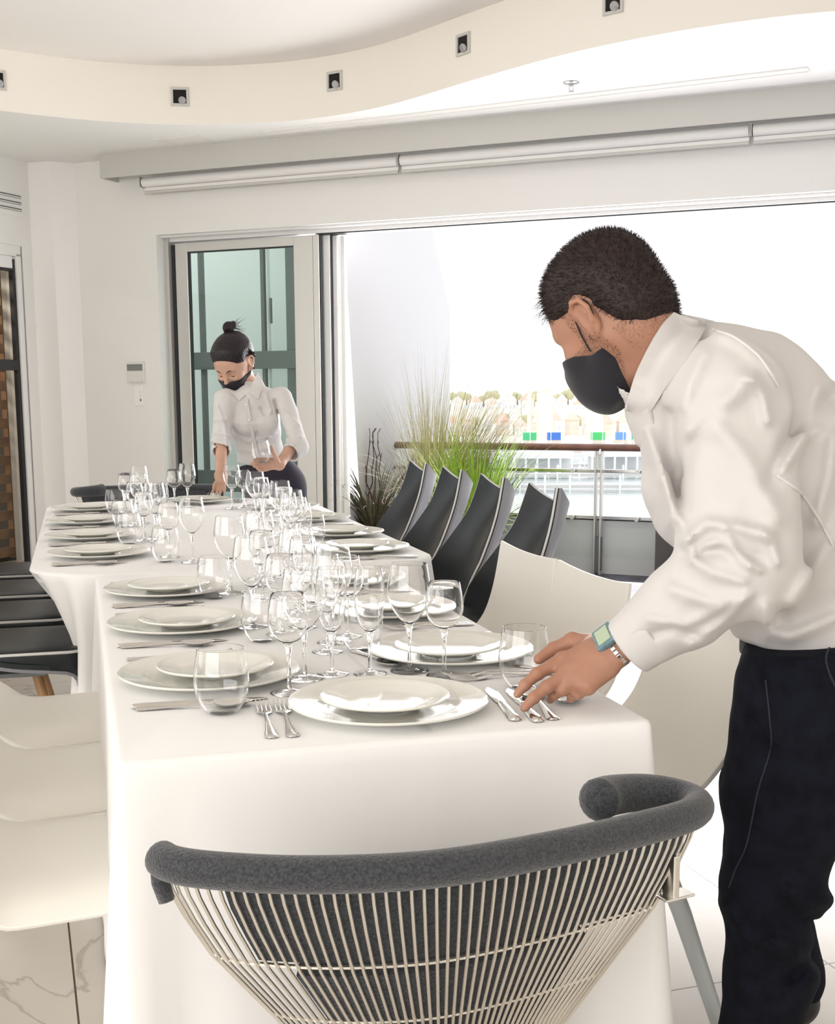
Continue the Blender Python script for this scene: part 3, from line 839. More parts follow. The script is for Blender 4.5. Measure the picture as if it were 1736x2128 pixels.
def folds2(a, c, q, p):
    if p[2] < 0: return -.19 * min(1, q / .3) * p[2] ** 2 + .040 * q ** .6 * math.sin(a * 52) * max(c, .25)
    return (.024 + .03 * c) * q ** .7 * (math.sin(a * 38 + 1.5 * math.sin(a * 7)) + .4 * math.sin(a * 71 + 2)) * (.25 + .75 * c) + .004 * q * math.sin(a * 13)
tablecloth('tablecloth', 0, .82, 0, 1.885, (.012, .012, .012, .012), .75, .012, .055, folds1, 'white linen cloth over the near table, pressed creases down its front')
tablecloth('tablecloth', -.19, 1.06, 1.93, 4.55, (.24, .20, .42, .30), .748, .03, .05, folds2, 'white linen cloth over the far table, rippling at its rounded corners')
def table(u0, u1, v0, v1, lab, r):
    c = T((u0 + u1) / 2, (v0 + v1) / 2, 0)
    t = thing('dining_table', lab, 'table', c, TA)
    w, l = (u1 - u0) / 2, (v1 - v0) / 2
    g = G(); P = round_loop(-w, w, -l, l, (r, r, r, r)); g.prism([(p[0], p[1]) for p in P], .71, .738); obj('table_top', g, M['shell_white'], t)
    for a in (-1, 1):
        for b in (-1, 1):
            g = G(); g.tube([(a * (w - .16), b * (l - .3), 0), (a * (w - .16), b * (l - .3), .71)], .025, 12); obj('leg', g, M['alu'], t)
table(.015, .805, .015, 1.86, 'rectangular table hidden under the near white cloth', .01)
table(-.17, 1.04, 1.96, 4.53, 'round-cornered table hidden under the far white cloth', .2)
# pressed creases across the near tabletop
g = G()
for (a, b) in (((.462, .03), (.462, 1.86)), ((.03, .62), (.79, .62)), ((.03, 1.24), (.79, 1.24))):
    d = Vector((b[0] - a[0], b[1] - a[1], 0)).normalized(); s = Vector((-d.y, d.x, 0))
    P = []
    for q in range(2):
        base = (a, b)[q]
        P.append([T(base[0] + s.x * o_, base[1] + s.y * o_, .7499 + h_) for o_, h_ in ((-.010, 0), (-.004, .0004), (0, .0008), (.004, .0004), (.010, 0))])
    g.grid(P)
cr = obj('pressed_crease', g, M['cloth'], bpy.data.objects['tablecloth'], ang=180)

# ================================================================ chairs
def shell_surface(prof, hw, bow, nu=40, nv=17, wing=None):
    """prof: (y,z) points front lip -> top; hw(t) half width; bow(t,s) forward/up curl at the sides; returns P[i][j]"""
    pr = smooth_curve([np.array(p) for p in prof], 8)
    d = [0]
    for i in range(1, len(pr)): d.append(d[-1] + np.linalg.norm(pr[i] - pr[i - 1]))
    d = np.array(d) / d[-1]; pr = np.array(pr)
    P = np.zeros((nu, nv, 3))
    for i in range(nu):
        t = i / (nu - 1)
        y = np.interp(t, d, pr[:, 0]); z = np.interp(t, d, pr[:, 1])
        y2 = np.interp(min(1, t + .02), d, pr[:, 0]); z2 = np.interp(min(1, t + .02), d, pr[:, 1])
        y1 = np.interp(max(0, t - .02), d, pr[:, 0]); z1 = np.interp(max(0, t - .02), d, pr[:, 1])
        tn = np.array([y2 - y1, z2 - z1]); tn /= np.linalg.norm(tn); nn = np.array([tn[1], -tn[0]])
        if nn[1] < 0 and nn[0] < 0: nn = -nn
        for j in range(nv):
            s = -1 + 2 * j / (nv - 1)
            b, ext = bow(t, s)
            P[i, j] = (hw(t) * s, y + nn[0] * b + tn[0] * ext, z + nn[1] * b + tn[1] * ext)
    return P
def interp(xs, ys): return lambda t: float(np.interp(t, xs, ys))

# white shell chair, faces +y, origin on the floor
WP = [(.235, .425), (.225, .452), (.17, .468), (.0, .462), (-.15, .460), (-.235, .485), (-.278, .56), (-.312, .68), (-.332, .806)]
whw = interp([0, .04, .30, .50, .62, .75, 1], [.205, .222, .232, .243, .25, .242, .222])
def wbow(t, s):
    e = abs(s) ** 3
    b = -.030 * abs(s) ** 7 * max(0, min(1, (.52 - t) / .1)) * min(1, t / .08)
    b += .035 * e * math.exp(-((t - .60) / .10) ** 2) + .004 * s * s * max(0, (t - .6) / .4)
    ext = .010 * s * s * (1 if t > .93 else 0) * ((t - .93) / .07 if t > .93 else 0)
    return b, ext
def white_chair():
    r = thing('white_shell_chair', '', 'chair', (0, 0, 0), 0, 'white moulded shell chairs round the near table')
    g = G(); g.grid(shell_surface(WP, whw, wbow, 46, 21), .010); obj('seat_shell', g, M['shell_white'], r, ang=50, bevel=.002)
    for a in (-1, 1):
        for b, y0, y1 in ((0, .13, .20), (1, -.13, -.285)):
            g = G(); g.tube([(a * .180, y0, .455), (a * .203, (y0 + y1) / 2, .25), (a * .226, y1, .012)], [.021, .019, .015], 16)
            l = obj('leg', g, M['leg_white'], r)
            g = G(); g.tube([(a * .226, y1, 0), (a * .226, y1, .014)], .016, 12); obj('foot_glide', g, M['frame_grey'], l)
    g = G(); g.box((0, 0, .447), (.30, .30, .012)); obj('under_plate', g, M['leg_white'], r, bevel=.003)
    return r
wc = white_chair()
RZL = TA - math.pi / 2        # facing +u
RZR = TA + math.pi / 2        # facing -u
for k, (v, lab) in enumerate(((.455, 'nearest to the viewer'), (.965, 'between two other white chairs'), (1.485, 'next to the row of black seats'))):
    place(wc, 'white shell chair at the left table side, ' + lab, T(-.075, v, 0), RZL, group='white chairs on the left side')
for k, (v, du, lab) in enumerate(((.575, .0, 'by the masked man, largest of the row'), (1.135, 0, 'whose backrest shows above his hand'), (1.60, 0, 'beside the black chair backs, mostly hidden'))):
    place(wc, 'white shell chair at the right table side, ' + lab, T(.875, v, 0), RZR + (-.06, .0, .0)[k], group='white chairs on the right side')

# black upholstered shell chair, faces +y
BP = [(.225, .395), (.215, .43), (.16, .445), (.02, .435), (-.10, .432), (-.18, .47), (-.235, .57), (-.285, .70), (-.335, .81), (-.365, .895)]
bhw = interp([0, .05, .25, .45, .58, .70, .85, 1], [.19, .205, .225, .25, .265, .24, .175, .135])
def bbow(t, s):
    e = s * s
    b = .03 * e * max(0, min(1, (t - .1) / .2)) + .075 * e * math.exp(-((t - .55) / .2) ** 2) + .055 * abs(s) ** 2.4 * max(0, (t - .55) / .45)
    ext = (.028 * e + .012 * abs(s) ** 6) * max(0, (t - .9) / .1)
    return b, ext
def black_chair():
    r = thing('black_shell_chair', '', 'chair', (0, 0, 0), 0, 'black leather shell chairs round the far table')
    P = shell_surface(BP, bhw, bbow, 44, 21)
    g = G(); g.grid(P, .010); obj('outer_shell', g, M['shell_grey'], r, ang=50)
    du = np.gradient(P, axis=0); dv = np.gradient(P, axis=1); N = np.cross(du, dv); N /= np.linalg.norm(N, axis=2, keepdims=True)
    if N[10, 10, 2] < 0: N = -N
    Q = P + N * .013; g = G(); g.grid(Q, .014); obj('upholstery', g, M['leather'], r, ang=50)
    edge = [Q[i, 0] for i in range(20, Q.shape[0])] + [Q[-1, j] for j in range(1, Q.shape[1])] + [Q[i, -1] for i in range(Q.shape[0] - 2, 19, -1)]
    g = G(); g.tube([Vector(e) + Vector((0, 0, .0)) for e in edge], .0042, 6); obj('piping', g, M['piping'], r)
    g = G(); L = round_loop(-.212, .212, -.15, .24, (.045, .045, .045, .045), step=.05)
    rows = []
    for z, ins in ((.455, .004), (.458, 0), (.505, 0), (.515, .004), (.520, .014), (.524, .05), (.526, .12), (.527, .19)):
        f_ = 1 - ins / .225
        rows.append([(p[0] * f_, .045 + (p[1] - .045) * f_, z - .005) for p in L])
    m = len(L); vs = [q for rw in rows for q in rw]
    g.add(vs, [(k * m + i, k * m + (i + 1) % m, (k + 1) * m + (i + 1) % m, (k + 1) * m + i) for k in range(len(rows) - 1) for i in range(m)])
    g.f.append(tuple(range(m))[::-1]); g.f.append(tuple(range((len(rows) - 1) * m, len(rows) * m)))
    sp = obj('seat_pad', g, M['leather'], r, ang=70)
    g = G(); g.tube([(p[0] * 1.0, p[1], .506) for p in L + L[:1]], .0045, 6); obj('piping', g, M['piping'], sp)
    for a in (-1, 1):
        for y0, y1 in ((.1, .2), (-.1, -.2)):
            g = G(); g.tube([(a * .08, y0, .425), (a * .20, y1, 0)], [.016, .010], 12); obj('leg', g, M['wood'], r)
    g = G(); g.box((0, 0, .425), (.22, .26, .018)); obj('under_plate', g, M['frame_grey'], r, bevel=.003)
    return r
bc = black_chair()
ords = ['first', 'second', 'third', 'fourth']
for k, v in enumerate((2.23, 2.80, 3.36, 3.93)):
    place(bc, ['black padded seat at the left side, closest to the white chairs', 'black padded seat at the left side, second from the white chairs', 'black padded seat at the left side, third from the white chairs',
               'black padded seat at the left side, beside the slatted door'][k], T((-.285, -.335, -.38, -.42)[k], v, 0), RZL, group='black chairs on the left side')
for k, v in enumerate((2.10, 2.62, 3.13, 3.66)):
    place(bc, ['tall-backed black leather chair against the clear balustrade, closest to the white chairs', 'tall-backed black leather chair in front of the bright green grass',
               'tall-backed black leather chair, second from the folded door leaves', 'tall-backed black leather chair closest to the bronze flax'][k], T(1.155, v, 0), RZR, group='black chairs on the right side')

# wire armchair
wx = thing('wire_armchair', 'steel wire armchair with grey felt rail and dark cushion, back to the viewer', 'chair', (0, 0, 0))
RZ = .70
rail_pts = [(-.318, 1.425), (-.292, 1.395), (-.234, 1.375), (-.127, 1.362), (.02, 1.378), (.169, 1.443), (.280, 1.508), (.352, 1.556), (.381, 1.600), (.365, 1.640), (.318, 1.648), (.262, 1.622), (.238, 1.585)]
rc = smooth_curve([np.array(p) for p in rail_pts], 8)
for _ in range(3): rc = [rc[0]] + [(rc[i - 1] + 2 * rc[i] + rc[i + 1]) / 4 for i in range(1, len(rc) - 1)] + [rc[-1]]
nR = len(rc)
def rail_z(i): return RZ + .012 * max(0, (i / nR - .75) / .25)
g = G()
rad = [min(1, .45 + .55 * min(i, nR - 1 - i) / 3.0) * (.0215 + .008 * max(0, (i / nR - .72) / .28)) for i in range(nR)]
g.tube([(p[0], p[1], rail_z(i)) for i, p in enumerate(rc)], rad, 18, flat=1.05)
g.tube([(-.312, 1.415, RZ - .005), (-.312, 1.412, RZ - .03), (-.306, 1.41, RZ - .052)], [.014, .012, .010], 10)
obj('arm_rail', g, M['felt'], wx, ang=180)
# cage: rods from the rail down to the waist ring and out to the base ring
CC = np.array([.030, 1.600])
ftab = [(.685, 1.0), (.64, .955), (.56, .84), (.50, .72), (.42, .56), (.34, .45), (.24, .385), (.20, .37), (.12, .42), (.05, .60), (.012, .80)]
def cage(p, z, out=0):
    zs = [a for a, b in ftab][::-1]; fs_ = [b for a, b in ftab][::-1]
    f = float(np.interp(z, zs, fs_))
    d = np.array(p) - CC; r = np.linalg.norm(d); d = d / r
    rr_ = r * f if z > .42 else (r * f * (z - .2) / .22 + .125 * (1 - (z - .2) / .22) if z > .2 else .125 + (.26 - .125) * ((.2 - z) / .19) ** 1.6)
    q = CC + d * (rr_ + out)
    return (q[0], q[1], z)
main = rc[1:int(nR * .74)]
ds = [0]
for i in range(1, len(main)): ds.append(ds[-1] + np.linalg.norm(main[i] - main[i - 1]))
def along(s):
    return np.array([np.interp(s, ds, [p[0] for p in main]), np.interp(s, ds, [p[1] for p in main])])
zz = [.69, .66, .62, .56, .50, .46, .42, .38, .34, .29, .24, .20, .16, .12, .08, .05, .03, .012]
NR = 54
# rods sit denser towards the ends, like the weave of the chair
for k in range(NR):
    s = ds[-1] * k / (NR - 1)
    p = along(s)
    g = G(); g.tube([cage(p, z) for z in zz], .0024, 7); obj('wire_rod', g, M['brass_rod'], wx)
# rods of the front half, only below the seat
aa0 = math.atan2(*(main[0] - CC)[::-1]); aa1 = math.atan2(*(main[-1] - CC)[::-1])
for k in range(22):
    a = aa1 + (2 * math.pi - (aa1 - aa0)) * (k + .5) / 22 if aa1 > aa0 else aa1 + (aa0 + 2 * math.pi - aa1) * (k + .5) / 22
    p = CC + np.array([math.cos(a), math.sin(a)]) * .27
    g = G(); g.tube([cage(p, z) for z in zz[5:]], .0024, 6); obj('wire_rod', g, M['brass_rod'], wx)
for z, a in ((.565, -.0045), (.47, -.0045)):
    g = G(); g.tube([cage(along(ds[-1] * i / 70), z, a) for i in range(71)], .003, 6, flat=1); obj('hoop', g, M['brass_rod'], wx)
for z in (.20, .015):
    g = G(); g.tube([cage(CC + np.array([math.cos(a), math.sin(a)]), z, -.003) for a in [2 * math.pi * i / 60 for i in range(61)]], .0035, 6); obj('hoop', g, M['brass_rod'], wx)
# inner back pad and seat cushion
P = []
for i in range(44):
    s = ds[-1] * (.10 + .84 * i / 43)
    P.append([cage(along(s), z, -.022) for z in (.69, .65, .61, .575)])
g = G(); g.grid(P, .024); obj('back_pad', g, M['felt'], wx, ang=70)
P = []
for i in range(40):
    s = ds[-1] * (.16 + .62 * i / 39)
    P.append([cage(along(s), z, -.018) for z in (.555, .52, .48, .44, .40, .36, .32)])
g = G(); g.grid(P, .022); obj('lower_pad', g, M['felt'], wx, ang=70)
g = G()
prof = [(0, .40), (.10, .402), (.135, .415), (.165, .44), (.178, .475), (.165, .50), (.12, .51), (0, .512)]
g.lathe([(a_ * .88, b_) for a_, b_ in prof], 48, (CC[0] + .005, CC[1] + .045, 0)); o = obj('seat_cushion', g, M['felt'], wx)
g = G(); g.box((.338, 1.57, .615), (.010, .03, .06), Matrix.Rotation(.5, 3, 'Z')); g.box((.345, 1.57, .585), (.05, .028, .004), Matrix.Rotation(.5, 3, 'Z')); obj('rail_bracket', g, M['brass_rod'], wx, bevel=.003, smooth=False)

far = copy_tree(wx)
far['label'] = 'dark-railed wire armchair at the far table end beyond the crowded glasses'
far.scale = (1.08,) * 3
q = Matrix.Rotation(math.pi * .98, 3, 'Z') @ Vector((CC[0] * 1.08, CC[1] * 1.08, 0))
far.rotation_euler = (0, 0, math.pi * .98); far.location = T(.30, 5.02, 0) - q

# ================================================================ tableware
TZ = .7505
def plate_mesh(R, h, well):
    p = [(0, .004), (well * .92, .0035), (well, .0045), (well + .012, h * .50), (R - .006, h - .0015), (R, h), (R + .0012, h + .0022), (R - .0005, h + .0042),
         (R - .008, h + .0028), (R - .011, h + .0012), (well + .016, h * .60 + .0045), (well + .008, h * .42 + .0045), (well, .0084), (well - .008, .0070), (0, .0070)]
    return p
def plate(R, h, well, name, cat):
    g = G(); pr = plate_mesh(R, h, well)
    g.lathe([(0, .0015), (well * .75, .0015), (well * .78, 0), (well * .82, 0), (well * .86, .003)] + pr[2:], 72)
    o = obj(name, g, M['china'], ang=50); tag(o, '', cat); return o
big = plate(.161, .016, .105, 'dinner_plate', 'plate')
small = plate(.104, .0155, .066, 'side_plate', 'plate')

def shell_prof(outer, th):
    """outer (r,z) bottom->rim; thin wall with a rounded lip"""
    inner = []
    o = [np.array(p) for p in outer]
    for i in range(len(o) - 1, -1, -1):
        a = o[min(i + 1, len(o) - 1)] - o[max(i - 1, 0)]; nn = np.array([-a[1], a[0]]) / (np.linalg.norm(a) + 1e-9)
        q = o[i] + nn * (th if i > 1 else th * 2.2)
        inner.append((max(0, q[0]) if o[i][0] > 1e-6 else 0, q[1] if o[i][0] > 1e-6 else o[i][1] + th * 2.4))
    return list(outer) + [(outer[-1][0] - th / 2, outer[-1][1] + th * .4)] + inner
def stemware(name, cat, outer, stem_h, foot_r, th=.0008):
    r = thing(name, '', cat)
    g = G(); g.lathe(shell_prof(outer, th), 40); obj('bowl', g, M['glass'], r, ang=40)
    z1 = outer[0][1]
    g = G(); g.lathe([(0, .0075), (.0042, .0075), (.0036, .014), (.0033, stem_h * .5), (.0040, stem_h * .8), (.0062, stem_h * .93), (.0088, z1 + .0006), (0, z1 - .0002)], 20); obj('stem', g, M['stem_glass'], r, ang=180)
    g = G(); g.lathe([(0, 0), (foot_r - .001, 0), (foot_r, .0008), (foot_r - .001, .0018), (foot_r * .5, .0036), (.010, .0058), (.0042, .0078), (0, .0079)], 36); obj('foot', g, M['stem_glass'], r, ang=180)
    return r
def sc(pts, kr, kz, z0): return [(a * kr, z0 + b * kz) for a, b in pts]
bowlW = [(0, 0), (.16, .005), (.45, .09), (.78, .26), (.96, .42), (1.0, .52), (.97, .66), (.90, .82), (.82, 1.0)]
bowlS = [(0, 0), (.20, .01), (.55, .08), (.85, .22), (.98, .38), (1.0, .50), (.95, .70), (.87, .87), (.80, 1.0)]
bowlF = [(0, 0), (.22, .005), (.50, .06), (.78, .20), (.94, .38), (1.0, .55), (.97, .75), (.90, .90), (.84, 1.0)]
gW = stemware('wine_glass', 'wine glass', sc(bowlW, .041, .112, .088), .086, .036)
gS = stemware('small_wine_glass', 'wine glass', sc(bowlS, .035, .086, .086), .084, .033)
gF = stemware('champagne_flute', 'flute glass', sc(bowlF, .0285, .118, .078), .076, .031)
def tumbler():
    out = [(0, .0018), (.017, .0012), (.021, .0), (.0265, .003), (.036, .016), (.0425, .034), (.0445, .050), (.0435, .068), (.0405, .088), (.0375, .106)]
    g = G(); g.lathe(shell_prof(out, .0009), 44); o = obj('stemless_glass', g, M['glass'], ang=40); tag(o, '', 'tumbler'); return o
gT = tumbler()

def strip(g, rows):
    """rows: (y, half width, z, thickness) -> rounded flat bar along y"""
    vs = []; n = len(rows)
    for y, w, z, th in rows:
        vs += [(-w, y, z + th * .25), (-w * .6, y, z + th), (0, y, z + th * 1.15), (w * .6, y, z + th), (w, y, z + th * .25), (w * .6, y, z), (0, y, z), (-w * .6, y, z)]
    k = 8
    fs = [(i * k + a, i * k + (a + 1) % k, (i + 1) * k + (a + 1) % k, (i + 1) * k + a) for i in range(n - 1) for a in range(k)]
    fs += [tuple(range(k))[::-1], tuple(range((n - 1) * k, n * k))]
    g.add(vs, fs)
HANDLE = [(-.105, .0035, .0012, .0018), (-.103, .0085, .0005, .0030), (-.097, .0108, .0002, .0034), (-.085, .0098, .0006, .0030), (-.06, .0068, .0016, .0026), (-.03, .0042, .0034, .0026), (.0, .0030, .0050, .0030), (.02, .0030, .0054, .0028)]
def cutlery(kind):
    r = thing({'fork': 'table_fork', 'knife': 'table_knife', 'spoon': 'soup_spoon'}[kind], '', kind)
    g = G()
    if kind == 'knife':
        strip(g, [(-.115, .004, .001, .004), (-.112, .0095, .0003, .0060), (-.10, .0105, 0, .0068), (-.06, .0085, 0, .0066), (-.02, .0072, .0004, .0062), (-.005, .0068, .0008, .0055)])
        obj('handle', g, M['cutlery'], r, ang=60)
        g = G(); strip(g, [(-.006, .0055, .002, .003), (.0, .0085, .0022, .0018), (.03, .0100, .002, .0014), (.07, .0105, .0016, .0012), (.092, .0085, .0012, .001), (.108, .0030, .001, .0008)])
        obj('blade', g, M['cutlery'], r, ang=60)
    elif kind == 'fork':
        strip(g, HANDLE); obj('handle', g, M['cutlery'], r, ang=60)
        g = G(); strip(g, [(.018, .0030, .0052, .0026), (.030, .0065, .0040, .0022), (.040, .0115, .0026, .0020), (.052, .0125, .0016, .0018)])
        for k in range(4):
            x = -.0105 + k * .007
            pts = [(x, .050, .0028), (x, .07, .0024), (x, .088, .0046), (x, .103, .0095)]
            g.tube(pts, [.0019, .0017, .0015, .0009], 6)
        obj('tines', g, M['cutlery'], r, ang=60)
    else:
        strip(g, HANDLE); obj('handle', g, M['cutlery'], r, ang=60)
        P = []
        for i in range(13):
            t = i / 12; y = .016 + t * .066
            w = .0215 * math.sin(math.pi * min(1, t * 1.02)) ** .55 * (1 - .12 * t) + .0022
            row = []
            for j in range(11):
                s = -1 + j / 5
                dep = .0085 * math.sin(math.pi * (t * .9 + .08)) ** .8 * (1 - s * s)
                row.append((w * s, y, .0098 - .003 * t * (1 - t) * 2 - dep))
            P.append(row)
        g = G(); g.grid(P, .0011); obj('spoon_bowl', g, M['cutlery'], r, ang=80)
    return r
cF, cK, cS = cutlery('fork'), cutlery('knife'), cutlery('spoon')

# settings: (phrase, u, v, facing) facing = direction the diner looks: 'v' (+v), 'u' (+u), 'mu' (-u), 'mv'
SET = [
    ('F', 'the setting in front of the wire armchair', .436, .178, 'v'),
    ('L1', 'the first left white-chair setting', .181, .481, 'u'),
    ('L2', 'the second left white-chair setting', .174, 1.002, 'u'),
    ('L3', 'the third left white-chair setting', .176, 1.506, 'u'),
    ('R1', 'the first right white-chair setting', .655, .549, 'mu'),
    ('R2', 'the second right white-chair setting', .66, 1.050, 'mu'),
    ('R3', 'the third right white-chair setting', .66, 1.555, 'mu'),
    ('TL1', 'the first left black-chair setting', .020, 2.336, 'u'),
    ('TL2', 'the second left black-chair setting', .000, 2.864, 'u'),
    ('TL3', 'the third left black-chair setting', -.010, 3.428, 'u'),
    ('TL4', 'the fourth left black-chair setting', .000, 4.02, 'u'),
    ('TR1', 'the first right black-chair setting', .852, 2.223, 'mu'),
    ('TR2', 'the second right black-chair setting', .880, 2.690, 'mu'),
    ('TR3', 'the third right black-chair setting', .880, 3.270, 'mu'),
    ('TR4', 'the fourth right black-chair setting', .860, 3.85, 'mu'),
    ('E', 'the far end setting beside the woman', .52, 4.30, 'mv'),
]
ROT = {'v': TA, 'u': TA - math.pi / 2, 'mu': TA + math.pi / 2, 'mv': TA + math.pi}
DIR = {'v': ((1, 0), (0, 1)), 'u': ((0, -1), (1, 0)), 'mu': ((0, 1), (-1, 0)), 'mv': ((-1, 0), (0, -1))}
# glass places in table coordinates where the photograph shows them, else a common pattern (right, forward)
GL = {
    'F': dict(W=(.542, .441), S=(.593, .387), T=(.70, .262), C=(.467, .439)),
    'L1': dict(T=(.175, .233), S=(.301, .336), W=(.346, .437), C=(.40, .456)),
    'L2': dict(T=(.322, .800), W=(.324, .967), S=(.372, .86), C=(.43, .93)),
    'L3': dict(T=(.286, 1.384), W=(.335, 1.46), S=(.40, 1.33)),
    'R1': dict(T=(.50, .655), W=(.462, .745), C=(.43, .655), S=(.50, .80)),
    'TL1': dict(T=(.215, 2.134), W=(.295, 2.105), S=(.235, 2.25)),
}
rj = random.Random(4)
glass_no = 0
for key, ph, u, v, fc in SET:
    rt_, fw_ = DIR[fc]; rz = ROT[fc]
    far = key.startswith('T') or key == 'E'
    def L2(x, y): return (u + rt_[0] * x + fw_[0] * y, v + rt_[1] * x + fw_[1] * y)
    place(big, 'large white dinner plate at ' + ph, T(u, v, TZ), rz, group='large dinner plates')
    p = L2(rj.uniform(-.012, .012), rj.uniform(-.006, .012))
    place(small, 'small white plate on the dinner plate of ' + ph, T(p[0], p[1], TZ + .0085), rz, group='small plates on the dinner plates')
    pos = dict(W=L2(.07, .215), S=L2(.135, .175), T=L2(.20, .125), C=L2(.01, .245))
    for k_ in pos: pos[k_] = (pos[k_][0] + rj.uniform(-.012, .012), pos[k_][1] + rj.uniform(-.012, .012))
    if far and key not in ('TL2', 'TR1', 'TR2'): pos.pop('C')
    if key in GL: pos = dict(GL[key])
    nm = dict(W=(gW, 'large wine glass'), S=(gS, 'small wine glass'), T=(gT, 'stemless glass'), C=(gF, 'narrow champagne flute'))
    for k_, q in pos.items():
        pr, w = nm[k_]
        place(pr, '%s at %s' % (w, ph), T(q[0], q[1], TZ), rj.uniform(0, 6), group={'W': 'large wine glasses', 'S': 'small wine glasses', 'T': 'stemless glasses', 'C': 'champagne flutes'}[k_])
    if key != 'F':
        for pr, w, x, y, da in ((cK, 'table knife at ', .178, -.03, .02), (cS, 'soup spoon at ', .205, -.035, -.10 if not far else -.06), (cF, 'inner fork at ', -.180, -.03, .0), (cF, 'outer fork at ', -.207, -.034, .04)):
            q = L2(x, y)
            place(pr, w + ph, T(q[0], q[1], TZ + .0002), rz + da + rj.uniform(-.03, .03), group='cutlery: ' + w.split(' at')[0] + 's')
# cutlery of the near setting, as photographed
def lay(pr, lab, a, b, grp, z=TZ):
    """handle end seen at a, head end at b"""
    A = on_z(*a, z); B = on_z(*b, z); an = math.atan2(B[1] - A[1], B[0] - A[0]) - math.pi / 2
    d = np.array([-math.sin(an), math.cos(an)])
    h = .105
    place(pr, lab, (A[0] + d[0] * h, A[1] + d[1] * h, z + .0002), an, group=grp)
lay(cF, 'outer fork left of the near dinner plate, tines away from viewer', (563, 1533), (536, 1440), 'cutlery: forks of the near setting')
lay(cF, 'inner fork beside the near dinner plate, leaning on its neighbour', (607, 1531), (572, 1440), 'cutlery: forks of the near setting')
lay(cK, 'steel knife touching the near dinner plate rim', (1068, 1498), (1010, 1428), 'cutlery: knives of the near setting')
lay(cK, 'steel knife right under the masked man\'s middle fingertip', (1115, 1501), (1052, 1430), 'cutlery: knives of the near setting')
lay(cS, 'soup spoon with its bowl beside his forefinger', (1150, 1500), (1077, 1420), 'cutlery: spoons of the near setting')
lay(cS, 'soup spoon lying the other way with its bowl towards the viewer', (1218, 1420), (1150, 1490), 'cutlery: spoons of the near setting')
lay(cF, 'dessert fork lying behind the near place by the stemless glass', (1120, 1392), (960, 1378), 'cutlery: forks of the near setting')
lay(cS, 'dessert spoon lying across between the flutes and second plate', (735, 1352), (830, 1392), 'cutlery: spoons of the near setting')

# ================================================================ people: smooth distance-field bodies
def A3(*v): return np.array(v, float)
def vnoise(p, seed=0):
    """smooth value noise in -1..1 at points p (N,3)"""
    i = np.floor(p).astype(np.int64); f = p - i; f = f * f * (3 - 2 * f)
    def h(x, y, z):
        n_ = (x * 374761393 + y * 668265263 + z * 2147483647 + seed * 1274126177) & 0xffffffff
        n_ = ((n_ ^ (n_ >> 13)) * 1274126177) & 0xffffffff
        return ((n_ ^ (n_ >> 16)) & 0xffff) / 32767.5 - 1
    r = 0
    for a in (0, 1):
        for b in (0, 1):
            for c in (0, 1):
                w = (f[:, 0] if a else 1 - f[:, 0]) * (f[:, 1] if b else 1 - f[:, 1]) * (f[:, 2] if c else 1 - f[:, 2])
                r = r + w * h(i[:, 0] + a, i[:, 1] + b, i[:, 2] + c)
    return r
def cone(p, a, b, ra, rb, ax=None, s=1.0):
    a = np.asarray(a, float); b = np.asarray(b, float); ab = b - a
    t = np.clip(((p - a) @ ab) / (ab @ ab), 0, 1)
    q = p - (a + t[:, None] * ab)
    if ax is not None:
        ax = np.asarray(ax, float); ax = ax / np.linalg.norm(ax)
        k = q @ ax; q = q + ax * (k * (1 / s - 1))[:, None]
        d = np.linalg.norm(q, axis=1) - (ra + (rb - ra) * t)
        return d * min(1, s) if s < 1 else d
    return np.linalg.norm(q, axis=1) - (ra + (rb - ra) * t)
def chain(p, pts, rs, k=.012, **kw):
    d = None
    for i in range(len(pts) - 1):
        e = cone(p, pts[i], pts[i + 1], rs[i], rs[i + 1], **kw)
        d = e if d is None else smin(d, e, k)
    return d
def smin(a, b, k):
    h = np.clip(.5 + .5 * (b - a) / k, 0, 1)
    return b + (a - b) * h - k * h * (1 - h)
def smax(a, b, k): return -smin(-a, -b, k)
def ell(p, c, r, R=None):
    q = p - np.asarray(c, float)
    if R is not None: q = q @ R
    r = np.asarray(r, float)
    k0 = np.linalg.norm(q / r, axis=1); k1 = np.linalg.norm(q / (r * r), axis=1) + 1e-9
    return k0 * (k0 - 1) / k1
